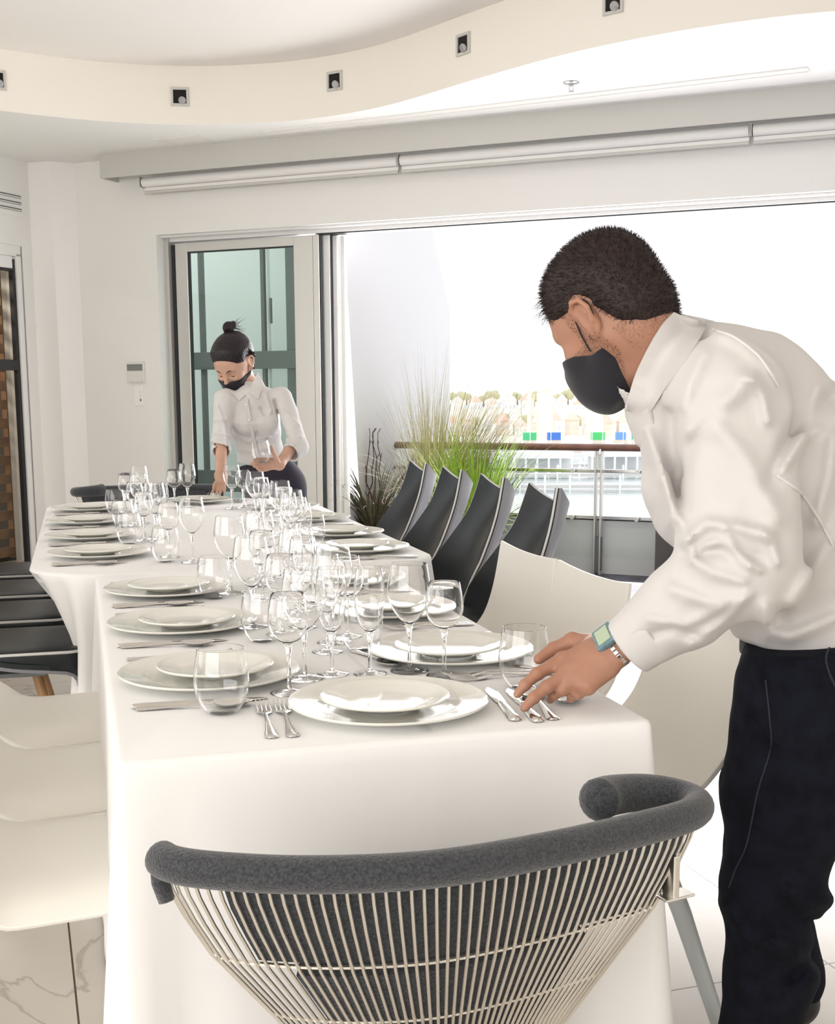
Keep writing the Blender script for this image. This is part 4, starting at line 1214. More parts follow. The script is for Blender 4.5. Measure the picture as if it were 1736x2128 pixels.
def nets(f, lo, hi, h):
    lo = np.asarray(lo, float); hi = np.asarray(hi, float)
    B = 8
    nb = np.ceil((hi - lo) / (h * B)).astype(int); n = nb * B + 1
    D = np.full(tuple(n), 1.0, np.float32)
    bi = np.stack(np.meshgrid(*[np.arange(k) for k in nb], indexing='ij'), -1).reshape(-1, 3)
    cen = lo + (bi + .5) * B * h
    dc = f(cen)
    rad_ = B * h * .87
    act = np.abs(dc) < rad_ * 1.5 + 2 * h
    for b_, d_ in zip(bi[~act], dc[~act]):
        if d_ < 0:
            s_ = b_ * B; D[s_[0]:s_[0] + B + 1, s_[1]:s_[1] + B + 1, s_[2]:s_[2] + B + 1] = -1
    off = np.stack(np.meshgrid(*[np.arange(B + 1)] * 3, indexing='ij'), -1).reshape(-1, 3)
    ab = bi[act]
    for c in range(0, len(ab), 400):
        blk = ab[c:c + 400]
        idx = (blk[:, None, :] * B + off[None]).reshape(-1, 3)
        v = f(lo + idx * h)
        D[idx[:, 0], idx[:, 1], idx[:, 2]] = v
    D[0] = D[-1] = 1; D[:, 0] = D[:, -1] = 1; D[:, :, 0] = D[:, :, -1] = 1
    Sg = D < 0
    m = tuple(k - 1 for k in n)
    cnt = np.zeros(m, np.int8)
    for a in (0, 1):
        for b in (0, 1):
            for c in (0, 1):
                cnt += Sg[a:a + m[0], b:b + m[1], c:c + m[2]]
    cells = np.argwhere((cnt > 0) & (cnt < 8))
    idm = np.full(m, -1, np.int64); idm[tuple(cells.T)] = np.arange(len(cells))
    acc = np.zeros((len(cells), 3)); num = np.zeros(len(cells))
    cor = [np.array(c) for c in ((0, 0, 0), (1, 0, 0), (0, 1, 0), (1, 1, 0), (0, 0, 1), (1, 0, 1), (0, 1, 1), (1, 1, 1))]
    val = [D[tuple((cells + c).T)].astype(float) for c in cor]
    for i, j in ((0, 1), (2, 3), (4, 5), (6, 7), (0, 2), (1, 3), (4, 6), (5, 7), (0, 4), (1, 5), (2, 6), (3, 7)):
        x = (val[i] < 0) != (val[j] < 0)
        t = np.where(x, val[i] / np.where(x, val[i] - val[j], 1), 0)
        acc += np.where(x[:, None], cor[i] + (cor[j] - cor[i]) * t[:, None], 0); num += x
    V = lo + (cells + acc / num[:, None]) * h
    F = []
    for ax in range(3):
        o1, o2 = [(1, 2), (2, 0), (0, 1)][ax]
        s0 = [slice(None)] * 3; s1 = [slice(None)] * 3
        s0[ax] = slice(0, -1); s1[ax] = slice(1, None)
        A_, B_ = Sg[tuple(s0)], Sg[tuple(s1)]
        e = np.argwhere(A_ != B_)
        e = e[(e[:, o1] > 0) & (e[:, o2] > 0) & (e[:, o1] < n[o1] - 1) & (e[:, o2] < n[o2] - 1)]
        d1 = np.zeros(3, int); d1[o1] = 1; d2 = np.zeros(3, int); d2[o2] = 1
        q = np.stack([idm[tuple((e - d1 - d2).T)], idm[tuple((e - d2).T)], idm[tuple(e.T)], idm[tuple((e - d1).T)]], 1)
        ins = A_[tuple(e.T)]
        q[~ins] = q[~ins][:, ::-1]
        F.append(q[(q >= 0).all(1)])
    return V, np.concatenate(F)
def np_mesh(name, parts, m, parent=None, smooth_it=0):
    V = []; F = []; k = 0
    for v, f in parts:
        V.append(v); F.append(f + k); k += len(v)
    V = np.concatenate(V); F = np.concatenate(F)
    if smooth_it:
        for _ in range(smooth_it):
            s_ = np.zeros_like(V); c_ = np.zeros(len(V))
            for a, b in ((0, 1), (1, 2), (2, 3), (3, 0)):
                np.add.at(s_, F[:, a], V[F[:, b]]); np.add.at(s_, F[:, b], V[F[:, a]])
                np.add.at(c_, F[:, a], 1); np.add.at(c_, F[:, b], 1)
            V = V * .5 + s_ / np.maximum(c_, 1)[:, None] * .5
    me = bpy.data.meshes.new(name)
    me.vertices.add(len(V)); me.vertices.foreach_set('co', V.astype(np.float32).ravel())
    me.loops.add(len(F) * 4); me.polygons.add(len(F))
    me.loops.foreach_set('vertex_index', F.astype(np.int32).ravel())
    me.polygons.foreach_set('loop_start', np.arange(0, len(F) * 4, 4, dtype=np.int32))
    me.polygons.foreach_set('loop_total', np.full(len(F), 4, np.int32))
    me.update(calc_edges=True); me.validate()
    me.polygons.foreach_set('use_smooth', [True] * len(me.polygons))
    o = bpy.data.objects.new(name, me); COL.objects.link(o); me.materials.append(m)
    if parent: o.parent = parent
    return o

MP = {}
MP['skin_m'] = mat('tanned skin', (.43, .225, .15), .48, sss=.12, noise=(9, .22, (.37, .18, .115)), bump=(260, .12, .0008))
MP['skin_f'] = mat('light skin', (.60, .36, .26), .48, sss=.12, noise=(9, .12))
MP['hair'] = mat('dark brown hair', (.028, .018, .016), .55, spec=.3)
MP['hairf'] = mat('near black hair', (.014, .009, .011), .4, spec=.4)
MP['stubble'] = mat('beard stubble', (.04, .028, .024), .8)
MP['mask'] = mat('black jersey mask', (.014, .013, .019), .9, bump=(500, .3, .0006), sheen=.2)
MP['shirt'] = mat('white cotton shirt', (.62, .595, .58), .8, bump=(700, .15, .0005), sheen=.1)
MP['jeans'] = mat('midnight denim', (.004, .0045, .008), .95, spec=.2, noise=(30, .5, (.007, .008, .015)), bump=(600, .4, .0006))
MP['pants_f'] = mat('dark plum trousers', (.022, .016, .030), .8)
MP['belt'] = mat('black belt leather', (.008, .008, .010), .5)
MP['watch'] = mat('resin blue watch', (.16, .26, .30), .25, spec=.6, noise=(120, .3))
MP['watch_glass'] = mat('watch face', (.42, .50, .36), .08, spec=.8)
MP['shoe'] = mat('black shoe', (.012, .012, .013), .4)
MP['eye'] = mat('eye white', (.75, .72, .70), .2)
MP['lip'] = mat('thread seam', (.62, .60, .58), .8)
MP['nail'] = mat('fingernail', (.62, .40, .32), .3)
MP['seam'] = mat('shirt stitching', (.70, .675, .66), .85)
MP['jseam'] = mat('denim seam', (.022, .024, .034), .9)

def frame(f, up):
    f = np.asarray(f, float); f /= np.linalg.norm(f); up = np.asarray(up, float)
    l = np.cross(up, f); l /= np.linalg.norm(l); u = np.cross(f, l)
    return np.stack([f, l, u], 1)        # columns: forward, left, up  (world = c + R @ local)
def head_sdf(q, female=False, lids=True):
    """q in head coordinates: x forward, y left, z up"""
    j = .92 if female else 1.0
    ya = np.abs(q[:, 1]); m = np.stack([q[:, 0], ya, q[:, 2]], 1)
    d = ell(q, (-.012, 0, .035), (.098, .077, .086))
    d = smin(d, ell(q, (.022, 0, .010), (.075, .068, .085)), .03)
    d = smin(d, ell(q, (.034, 0, -.040), (.058, .052 * j, .068)), .03)
    d = smin(d, cone(m, (.000, .055 * j, -.040), (.066, .018, -.098), .018, .016), .025)
    d = smin(d, ell(q, (.074, 0, -.100), (.018, .020, .014)), .016)
    d = smin(d, cone(m, (.084, .010, .020), (.074, .042, .022), .010, .009), .014)
    d = smin(d, ell(m, (.066, .038, -.028), (.024, .022, .022)), .02)
    d = smax(d, -ell(m, (.100, .033, .000), (.018, .018, .013)), .012)
    d = smin(d, ell(m, (.073, .032, -.001), (.014, .015, .012)), .004)          # closed lid / eyeball
    d = smin(d, cone(q, (.090, 0, .014), (.113, 0, -.030), .0075, .0105), .010)
    d = smin(d, ell(m, (.100, .0125, -.036), (.011, .008, .007)), .006)
    d = smin(d, cone(m, (.096, 0, -.062), (.088, .022, -.064), .0065, .004), .006)
    d = smin(d, cone(m, (.094, 0, -.073), (.086, .020, -.070), .0075, .004), .006)
    # ears
    e = ell(m, (-.010, .078, -.008), (.017, .008, .031))
    e = smax(e, -ell(m, (-.004, .088, .000), (.010, .008, .019)), .004)
    hx = [(-.0, .076, -.030), (-.018, .084, -.018), (-.027, .090, .002), (-.022, .091, .020), (-.006, .087, .028), (.006, .080, .020), (.006, .078, .006)]
    e = smin(e, chain(m, hx, [.006, .0050, .0042, .0042, .0045, .0040, .003], .003), .004)
    e = smin(e, ell(m, (-.002, .077, -.034), (.008, .005, .010)), .005)
    d = smin(d, e, .006)
    return d

# ---------------------------------------------------------------- the man
man = thing('person', 'man in white shirt, black mask and dark jeans bending to lay cutlery', 'person', (0, 0, 0))
YH = 2.06
HC_ = at(1272, 660, YH)
yaw, pit = math.radians(48), math.radians(38)
mf = A3(-math.cos(yaw) * math.cos(pit), math.sin(yaw) * math.cos(pit), -math.sin(pit))
MR = frame(mf, (-.12, -.02, 1)); MS = .985
def mq(p): return ((p - HC_) @ MR) / MS
def mw(l): return HC_ + MR @ (np.asarray(l, float) * MS)
neckA = HC_ + MR @ A3(-.035, 0, -.05); neckB = at(1395, 800, 2.08)
shL, shR = at(1512, 838, 1.935), at(1500, 800, 2.30)
elL, wrL = at(1545, 1168, 1.86), at(1300, 1352, 1.915)
elR, wrR = at(1560, 1090, 2.42), at(1500, 1190, 2.30)
pel = at(1708, 1345, 2.12); wai = at(1690, 1190, 2.11); che = at(1592, 985, 2.10); uch = at(1540, 872, 2.10)
hipL, hipR = at(1672, 1440, 2.03), at(1690, 1440, 2.22)
knL_, knR_ = at(1598, 1860, 2.00), at(1585, 1850, 2.26)
anL, anR = A3(.60, 2.03, .09), A3(.745, 2.31, .09)
def man_head(p):
    d = head_sdf(mq(p)) * MS
    d = smin(d, chain(p, [neckA, (neckA + neckB) / 2, neckB], [.058, .056, .055], .02), .03)
    d = smin(d, cone(p, HC_ + MR @ A3(-.045, 0, -.02), neckB + A3(.0, 0, .0), .058, .046), .02)
    return d
Vh = nets(man_head, HC_ - A3(.17, .17, .21), HC_ + A3(.24, .17, .17), .0032)

# hand, pixel guides turned into joints at their own depth
def J(x, y, Y, r): return (at(x, y, Y), r)
hand_f = {
    'thumb': [J(1246, 1345, 1.955, .017), J(1190, 1335, 1.985, .0145), J(1150, 1350, 1.985, .0105), J(1119, 1372, 1.975, .0088)],
    'index': [J(1250, 1362, 1.935, .015), J(1168, 1374, 1.945, .0125), J(1116, 1402, 1.930, .0100), J(1090, 1425, 1.920, .0086), J(1074, 1444, 1.915, .0070)],
    'middle': [J(1255, 1375, 1.915, .015), J(1186, 1396, 1.915, .0125), J(1136, 1430, 1.900, .0100), J(1108, 1452, 1.890, .0088), J(1089, 1472, 1.885, .0074)],
    'ring': [J(1262, 1385, 1.905, .014), J(1204, 1415, 1.895, .0120), J(1166, 1436, 1.905, .0098), J(1150, 1446, 1.915, .0084), J(1142, 1456, 1.925, .0070)],
    'little': [J(1268, 1394, 1.895, .013), J(1222, 1432, 1.880, .0108), J(1200, 1444, 1.895, .0088), J(1188, 1448, 1.910, .0076), J(1184, 1456, 1.918, .0064)],
}
wr1 = at(1262, 1357, 1.918)
axp = np.cross(at(1186, 1396, 1.915) - wr1, at(1204, 1415, 1.895) - at(1168, 1374, 1.945)); axp /= np.linalg.norm(axp)
def man_hand(p):
    d = cone(p, at(1240, 1366, 1.925), at(1195, 1392, 1.917), .034, .034, axp, .48)
    d = smin(d, cone(p, at(1245, 1385, 1.905), at(1215, 1425, 1.885), .022, .013), .02)
    d = smin(d, cone(p, wr1, at(1232, 1368, 1.92), .026, .030, axp, .62), .02)
    d = smin(d, cone(p, wrL + (elL - wrL) * .25, wr1, .036, .0275, axp, .78), .02)
    for k_, pts in hand_f.items():
        e = chain(p, [q[0] for q in pts], [q[1] for q in pts], .003)
        for q in pts[1:-1]: e = smin(e, np.linalg.norm(p - q[0], axis=1) - q[1] * 1.06, .004)
        d = smin(d, e, .006 if k_ != 'thumb' else .012)
    # tendons and knuckles
    for k_ in ('index', 'middle', 'ring', 'little'):
        a, b = hand_f[k_][0][0], hand_f[k_][1][0]
        n_ = axp if axp[1] < 0 else -axp
        d = smin(d, cone(p, a + n_ * .010, b + n_ * .006, .004, .0055), .010)
    return d
Vf = nets(man_hand, at(1180, 1400, 1.92) - A3(.13, .085, .075), at(1180, 1400, 1.92) + A3(.20, .095, .085), .0019)
def man_trunk(p):
    d = chain(p, [pel, wai, che, uch], [.11, .105, .115, .09], .06)
    d = smin(d, cone(p, shL, shR, .045, .045), .05)
    d = smin(d, cone(p, uch, neckB, .07, .055), .05)
    d = smin(d, chain(p, [shL, elL, wrL + (elL - wrL) * .2], [.045, .038, .030], .02), .02)
    d = smin(d, chain(p, [shR, elR, wrR], [.045, .038, .028], .02), .02)
    d = smin(d, ell(p, wrR + A3(-.02, -.02, -.05), (.03, .03, .05)), .02)
    d = smin(d, chain(p, [hipL, knL_, anL], [.075, .045, .035], .03), .04)
    d = smin(d, chain(p, [hipR, knR_, anR], [.075, .045, .035], .03), .04)
    d = smin(d, cone(p, anL, anL + A3(-.12, .03, -.04), .03, .025), .02)
    d = smin(d, cone(p, anR, anR + A3(-.04, .11, -.04), .03, .025), .02)
    return d
Vt = nets(man_trunk, A3(.12, 1.75, 0), A3(1.0, 2.6, 1.42), .011)
np_mesh('body', [Vh, Vf, Vt], MP['skin_m'], man)

# shirt
cN = A3(*(HC_ - neckB)); 
pa, pb = at(1394, 650, 2.08), at(1288, 882, 2.03)
ax1 = (pb - pa) / np.linalg.norm(pb - pa)
nC = np.cross(ax1, A3(1.25, 1, .2)); nC /= np.linalg.norm(nC)
if nC @ (HC_ - neckB) < 0: nC = -nC
foreDir = (wrL - elL) / np.linalg.norm(wrL - elL)
cuffP = at(1302, 1349, 1.905)
WRK = []    # folds: (pts in photo, width m, height m)
def fold(pts, w, h): WRK.append(([np.array(q, float) for q in pts], w, h))
# shoulder, armhole, sleeve and back folds as seen
fold([(1545, 790), (1570, 797), (1590, 830), (1600, 880)], .012, .010)
fold([(1440, 900), (1500, 850), (1565, 795)], .020, .012)
fold([(1420, 985), (1450, 900), (1490, 860)], .016, -.008)
fold([(1500, 900), (1545, 950), (1590, 1030), (1615, 1080)], .022, .009)
fold([(1425, 1130), (1470, 1092), (1530, 1100), (1600, 1120)], .014, .010)
fold([(1440, 1150), (1500, 1130), (1560, 1185)], .010, .008)
fold([(1510, 1105), (1530, 1150), (1580, 1190)], .009, .007)
fold([(1590, 1115), (1610, 1145), (1617, 1175)], .010, .008)
fold([(1440, 1170), (1480, 1195), (1545, 1215)], .012, .007)
fold([(1430, 1150), (1500, 1150), (1575, 1165)], .014, -.008)
fold([(1400, 1230), (1470, 1258), (1540, 1250)], .016, .008)
fold([(1350, 1290), (1420, 1305), (1500, 1270)], .012, .006)
fold([(1330, 1330), (1400, 1310), (1450, 1330)], .010, -.006)
fold([(1560, 1240), (1500, 1300), (1440, 1340)], .010, .006)
fold([(1640, 960), (1690, 870), (1705, 815)], .016, .010)
fold([(1600, 1010), (1660, 900), (1720, 840)], .018, -.008)
fold([(1625, 985), (1665, 930), (1700, 900)], .012, .008)
fold([(1700, 1090), (1725, 1000), (1736, 920)], .016, .010)
fold([(1650, 1260), (1700, 1180), (1736, 1120)], .018, .008)
fold([(1590, 1270), (1600, 1320), (1640, 1330), (1736, 1290)], .016, .010)
fold([(1345, 900), (1370, 960), (1400, 1080)], .014, .008)
fold([(1400, 870), (1405, 960), (1410, 1060)], .020, -.010)
fold([(1385, 1000), (1420, 1100), (1440, 1160)], .012, .007)
fold([(1470, 740), (1440, 800), (1425, 850)], .014, .006)
fold([(1490, 690), (1550, 720), (1620, 790)], .014, .005)
W2 = [([at(q[0], q[1], 1.92)[[0, 2]] for q in pts], w, h) for pts, w, h in WRK]
def fold_disp(p, tab, yref):
    x = p[:, [0, 2]] * (yref / p[:, 1])[:, None]
    x[:, 1] += CAM_H * (1 - yref / p[:, 1])
    out = np.zeros(len(p))
    for pts, w, h in tab:
        dm = np.full(len(p), 9.)
        for a, b in zip(pts[:-1], pts[1:]):
            ab = b - a; t = np.clip(((x - a) @ ab) / (ab @ ab), 0, 1)
            dm = np.minimum(dm, np.linalg.norm(x - a - t[:, None] * ab, axis=1))
        out += 1.7 * h * np.exp(-(dm / (w * .8)) ** 2)
    return out
def shirt_core(p):
    tors = chain(p, [pel + A3(0, 0, .02), wai, che], [.138, .150, .172], .08)
    tors = smin(tors, cone(p, che, uch, .172, .140), .06)
    tors = smin(tors, cone(p, at(1480, 842, 2.02), shR, .085, .085), .07)
    tors = smin(tors, ell(p, at(1440, 960, 2.10), (.085, .12, .13)), .07)
    tors = smin(tors, cone(p, uch + A3(-.02, 0, .02), neckB + A3(.0, 0, .015), .105, .078), .06)
    arm = cone(p, shL, elL, .098, .090)
    arm = smin(arm, cone(p, elL + A3(-.012, 0, -.01), wrL + (elL - wrL) * .5, .080, .066), .03)
    arm = smin(arm, cone(p, wrL + (elL - wrL) * .5, wrL, .066, .046), .02)
    armR = chain(p, [shR, elR, wrR], [.09, .072, .05], .03)
    d = smin(tors, arm, .022)
    d = smin(d, armR, .03)
    return d
def shirt_sdf(p):
    d = shirt_core(p)
    near = np.abs(d) < .04
    if near.any():
        q = p[near]
        k = fold_disp(q, W2, 1.92) * np.clip((2.16 - q[:, 1]) / .1, 0, 1)
        k += .0035 * vnoise(q * A3(13, 13, 22), 1) + .0035 * (.5 - np.abs(vnoise(q * A3(20, 20, 13) + 2 * vnoise(q * 6, 12)[:, None], 2)))
        # pull lines across the back
        k += .003 * np.sin(vnoise(q * 7, 5) * 5 + (q @ A3(50, 10, -32))) * np.clip((q[:, 0] - .5) / .1, 0, 1)
        d[near] = d[near] - k
    # collar stands proud of the neck, folded over
    cc = cone(p, pa * .5 + pb * .5 + nC * .0, neckB + A3(.02, 0, .0), .084, .098)
    cl = smax(cc, (p - (pa + pb) / 2) @ nC - .0, .004)
    cl = smax(cl, -((p - (pa + pb) / 2) @ nC) - .052, .004)
    d = smin(d, smax(cone(p, (pa + pb) / 2 + A3(.012, 0, .01), neckB, .086, .10), (p - (pa + pb) / 2) @ nC, .004), .012)
    # hollow at the neck
    d = smax(d, -cone(p, HC_ + MR @ A3(-.02, 0, -.08), neckB - (HC_ - neckB) * .0, .074, .076), .006)
    d = smax(d, (p - (pa + pb) / 2) @ nC, .003)
    # cuff opening
    cut = (p - cuffP) @ foreDir
    inner = cone(p, wrL + (elL - wrL) * .4, wrL + foreDir * .1, .040, .040)
    m_ = np.linalg.norm(p - cuffP, axis=1) < .25
    d = np.where(m_, smax(d, cut, .004), d)
    d = np.where(m_, smax(d, -inner, .004), d)
    # hem tucked at the waist
    hemN = A3(-.12, 0, -1); hemN /= np.linalg.norm(hemN)
    low = (p - at(1600, 1345, 2.1)) @ hemN
    tm_ = (p[:, 0] > .52) | (p[:, 1] > 2.2)
    d = np.where(tm_, smax(d, low, .012), d)
    return d
Vs = nets(shirt_sdf, A3(.24, 1.70, .72), A3(1.02, 2.60, 1.45), .0050)
sh = np_mesh('shirt', [Vs], MP['shirt'], man)
def collar_sdf(p):
    k = (p - (pa + pb) / 2) @ nC
    e = cone(p, (pa + pb) / 2 + A3(.012, 0, .01) + nC * .012, neckB + A3(.01, 0, .0), .0915, .122)
    e = smax(e, k - .004, .003); e = smax(e, -k - .046 - .012 * np.clip((p[:, 2] - 1.28) / -.1, 0, 1), .003)
    e = smax(e, at(1304, 840, 2.03)[0] - p[:, 0], .004)
    return smax(e, -cone(p, HC_ + MR @ A3(-.02, 0, -.08), neckB, .0755, .078), .003)
cm_ = (pa + pb) / 2
np_mesh('collar', [nets(collar_sdf, cm_ - A3(.16, .16, .2), cm_ + A3(.18, .16, .18), .0032)], MP['shirt'], sh)
# cuff band
def band(p):
    m0 = cone(p, wrL + (elL - wrL) * .4, wrL + foreDir * .02, .058, .0475)
    c = (p - cuffP) @ foreDir
    d = smax(m0, c - .001, .003); d = smax(d, -c - .052, .003)
    return smax(d, -cone(p, wrL + (elL - wrL) * .4, wrL + foreDir * .1, .0395, .0395), .003)
Vb = nets(band, cuffP - A3(.12, .1, .12), cuffP + A3(.12, .1, .12), .003)
np_mesh('cuff', [Vb], MP['shirt'], sh)

# trousers
def jeans_sdf(p):
    d = chain(p, [pel + A3(.0, 0, -.0), (hipL + hipR) / 2 + A3(0.01, 0, 0)], [.136, .132], .03)
    legL = chain(p, [hipL, (hipL + knL_) / 2 + A3(.0, 0, 0), knL_, (knL_ + anL) / 2 + A3(.012, 0, 0), anL], [.118, .106, .080, .072, .070], .03)
    legR = chain(p, [hipR, (hipR + knR_) / 2 + A3(-.02, 0, 0), knR_, anR], [.118, .104, .078, .068], .03)
    d = smin(d, legL, .04); d = smin(d, legR, .03)
    d = smin(d, ell(p, at(1745, 1450, 2.14), (.11, .14, .13)), .06)
    near = np.abs(d) < .03
    if near.any():
        q = p[near]
        k = .004 * vnoise(q * A3(10, 10, 16), 8) + .0015 * vnoise(q * 40, 9)
        k += fold_disp(q, JF, 1.92) * np.clip((2.12 - q[:, 1]) / .08, 0, 1)
        d[near] -= k
    d = smax(d, (p - at(1600, 1352, 2.1)) @ A3(.0, 0, 1) - (.012 + .03 * np.clip((p[:, 0] - .58) / .2, 0, 1)), .006)
    d = smax(d, .05 - p[:, 2], .006)
    return d
JF = []
for pts, w, h in (([(1640, 1860), (1660, 1890), (1715, 1880)], .018, .014), ([(1600, 1960), (1650, 1985), (1680, 2040)], .018, .012), ([(1650, 1900), (1690, 1930), (1700, 1950)], .012, -.010),
                  ([(1575, 1400), (1600, 1480), (1620, 1540)], .014, .008), ([(1560, 1500), (1600, 1560)], .012, -.008), ([(1500, 1880), (1540, 1950), (1640, 2000)], .014, .006),
                  ([(1600, 1360), (1680, 1380), (1736, 1370)], .012, .006), ([(1640, 2040), (1690, 1990)], .016, -.01)):
    JF.append(([at(a, b, 1.92)[[0, 2]] for a, b in pts], w, h))
Vj = nets(jeans_sdf, A3(.30, 1.75, 0), A3(1.02, 2.55, .93), .0065)
jn = np_mesh('jeans', [Vj], MP['jeans'], man)
def belt_sdf(p):
    d = np.abs(cone(p, pel + A3(0, 0, .03), pel - A3(0, 0, .03), .138, .138)) - .003
    c = (p - pel) @ A3(.1, 0, 1)
    return smax(d, np.abs(c + .018) - .016, .002)
np_mesh('belt', [nets(belt_sdf, pel - A3(.17, .17, .08), pel + A3(.17, .17, .08), .004)], MP['belt'], man)
for a_s in (anL, anR):
    def shoe_sdf(p, a=a_s):
        h_ = A3(-.97, .24, 0) if a is anL else A3(-.30, .95, 0)
        e = chain(p, [a - h_ * .02 + A3(0, 0, -.035), a + h_ * .08 + A3(0, 0, -.045), a + h_ * .17 + A3(0, 0, -.05)], [.048, .044, .036], .02)
        e = smin(e, cone(p, a, a + A3(0, 0, .03), .045, .045), .02)
        return smax(e, .002 - p[:, 2], .004)
    np_mesh('shoe', [nets(shoe_sdf, a_s - A3(.26, .1, .11), a_s + A3(.12, .26, .11), .005)], MP['shoe'], man)

# seams that show: yoke, side seam, trouser seam
def surf_line(pts, sdf, Yg, r, name, m, par, n_=26):
    """a stitched ridge following a garment surface"""
    P_ = smooth_curve([np.array(q, float) for q in pts], max(3, n_ // (len(pts) - 1)))
    out = []
    for q in P_:
        lo_, hi_ = Yg - .42, Yg + .25
        ys = np.linspace(lo_, hi_, 260); pp = np.array([at(q[0], q[1], y_) for y_ in ys]); dd_ = sdf(pp)
        k = np.argmax(dd_ < 0)
        if dd_[k] >= 0: continue
        out.append(Vector(pp[max(0, k - 1)]))
    if len(out) > 3:
        g = G(); g.tube(out, r, 6); return obj(name, g, m, par)
surf_line([(1486, 690), (1530, 706), (1575, 740), (1600, 772), (1622, 810)], shirt_sdf, 2.0, .0022, 'yoke_seam', MP['seam'], sh)
surf_line([(1618, 995), (1665, 1030), (1700, 1080), (1732, 1140)], shirt_sdf, 2.0, .0025, 'side_seam', MP['seam'], sh)
surf_line([(1590, 1420), (1598, 1500), (1600, 1560), (1572, 1650), (1548, 1760), (1525, 1810), (1510, 1850)], jeans_sdf, 2.0, .0014, 'side_seam', MP['jseam'], jn)
surf_line([(1728, 1345), (1716, 1375), (1724, 1410), (1736, 1435)], jeans_sdf, 2.0, .002, 'pocket_edge', MP['jseam'], jn)

# folded collar lying round the near side of the neck
def depth_of(sdf, x, y, y0=1.70, y1=2.4, n_=350):
    ys = np.linspace(y0, y1, n_); pp = np.array([at(x, y, y_) for y_ in ys]); dd_ = sdf(pp); k = np.argmax(dd_ < 0)
    return ys[k] if dd_[k] < 0 else None
upE = smooth_curve([np.array(q, float) for q in ((1404, 654), (1380, 682), (1350, 730), (1322, 790), (1303, 856))], 5)
loE = smooth_curve([np.array(q, float) for q in ((1474, 678), (1456, 716), (1418, 768), (1380, 824), (1346, 872))], 5)
rows_ = []
for t_ in np.linspace(0, 1, 8):
    row = []
    for a_, b_ in zip(upE, loE):
        x_, y_ = a_ * (1 - t_) + b_ * t_
        ds_ = [q for q in (depth_of(man_head, x_, y_), depth_of(shirt_sdf, x_, y_)) if q is not None]
        row.append(min(ds_) if ds_ else np.nan)
    rows_.append(row)
D_ = np.array(rows_); D_ = np.where(np.isnan(D_), np.nanmean(D_), D_)
for _ in range(6):
    E_ = np.pad(D_, 1, mode='edge'); D_ = np.minimum(D_, (E_[:-2, 1:-1] + E_[2:, 1:-1] + E_[1:-1, :-2] + E_[1:-1, 2:]) / 4 + .001)
P = [[at(*(upE[j] * (1 - t_) + loE[j] * t_), D_[i, j] - .004 - .004 * math.sin(math.pi * min(1, t_ * 1.0))) for j in range(len(upE))] for i, t_ in enumerate(np.linspace(0, 1, 8))]
g = G(); g.grid(P, .0035); obj('collar_flap', g, MP['shirt'], sh, ang=80)

# hair: close cap with fuzz
def man_hair_mask(q):
    """signed: >0 where hair grows, head coordinates"""
    x, y, z = q[:, 0], np.abs(q[:, 1]), q[:, 2]
    front = .066 - x + .25 * (z - .06)                     # behind the forehead hairline
    top = z - np.interp(x, [-.11, -.075, -.045, -.028, -.010, .012, .04, .07], [-.078, -.072, -.045, .000, .030, .024, .030, .050])
    ear = np.linalg.norm(np.stack([x + .008, y - .088, (z - .005) * .7], 1), axis=1) - .024
    return np.minimum(np.minimum(front, top), ear)
def man_hair(p):
    q = mq(p); d = head_sdf(q) * MS
    d = np.minimum(man_head(p), d)
    m_ = man_hair_mask(q)
    th = .009 * np.clip(m_ / .035, 0, 1) + .005 * np.clip((q[:, 2] - .05) / .05, 0, 1)
    sh_ = d - th + .0012 * vnoise(p * 170, 3)
    sh_ = np.maximum(sh_, -m_ * .8 - .0)
    return np.maximum(sh_, -(d + .004))
Vhr = nets(man_hair, HC_ - A3(.16, .17, .12), HC_ + A3(.20, .17, .17), .003)
hr_ = np_mesh('hair', [Vhr], MP['hair'], man, smooth_it=1)
def strands(name, V, F, dens, L, m, par, dirf, rad=.00035, jit=.35, seed=1, keep=None):
    rg = np.random.default_rng(seed)
    a, b, c = V[F[:, 0]], V[F[:, 1]], V[F[:, 2]]
    nn = np.cross(b - a, c - a); ar = np.linalg.norm(nn, axis=1); nn = nn / (ar[:, None] + 1e-12)
    pick = rg.choice(len(F), dens, p=ar / ar.sum())
    t = rg.random((dens, 2)); P0 = a[pick] + (b - a)[pick] * t[:, :1] + (V[F[pick, 3]] - a[pick]) * t[:, 1:]
    N_ = nn[pick]
    if keep is not None:
        k = keep(P0); P0, N_ = P0[k], N_[k]
    dens = len(P0)
    D_ = dirf(P0, N_) + rg.normal(0, jit, (dens, 3)); D_ /= np.linalg.norm(D_, axis=1, keepdims=True)
    LL = L * rg.uniform(.5, 1.2, (dens, 1))
    sd = np.cross(D_, rg.normal(0, 1, (dens, 3))); sd /= np.linalg.norm(sd, axis=1, keepdims=True); s2 = np.cross(D_, sd)
    mid = P0 + D_ * LL * .55; tip = P0 + D_ * LL + rg.normal(0, .12, (dens, 3)) * LL
    P0 = P0 - N_ * .002
    vs = np.stack([P0 + sd * rad, P0 - sd * rad * .5 + s2 * rad, P0 - sd * rad * .5 - s2 * rad, mid + sd * rad * .8, mid - sd * rad * .4 + s2 * rad * .8, mid - sd * rad * .4 - s2 * rad * .8, tip + sd * rad * .1, tip - sd * rad * .1 + s2 * rad * .1, tip - sd * rad * .1 - s2 * rad * .1], 1).reshape(-1, 3)
    base = np.arange(dens)[:, None] * 9
    qs = np.concatenate([base + np.array([[i, (i + 1) % 3, (i + 1) % 3 + 3, i + 3]]) for i in range(3)] + [base + 3 + np.array([[i, (i + 1) % 3, (i + 1) % 3 + 3, i + 3]]) for i in range(3)])
    return np_mesh(name, [(vs, qs)], m, par)
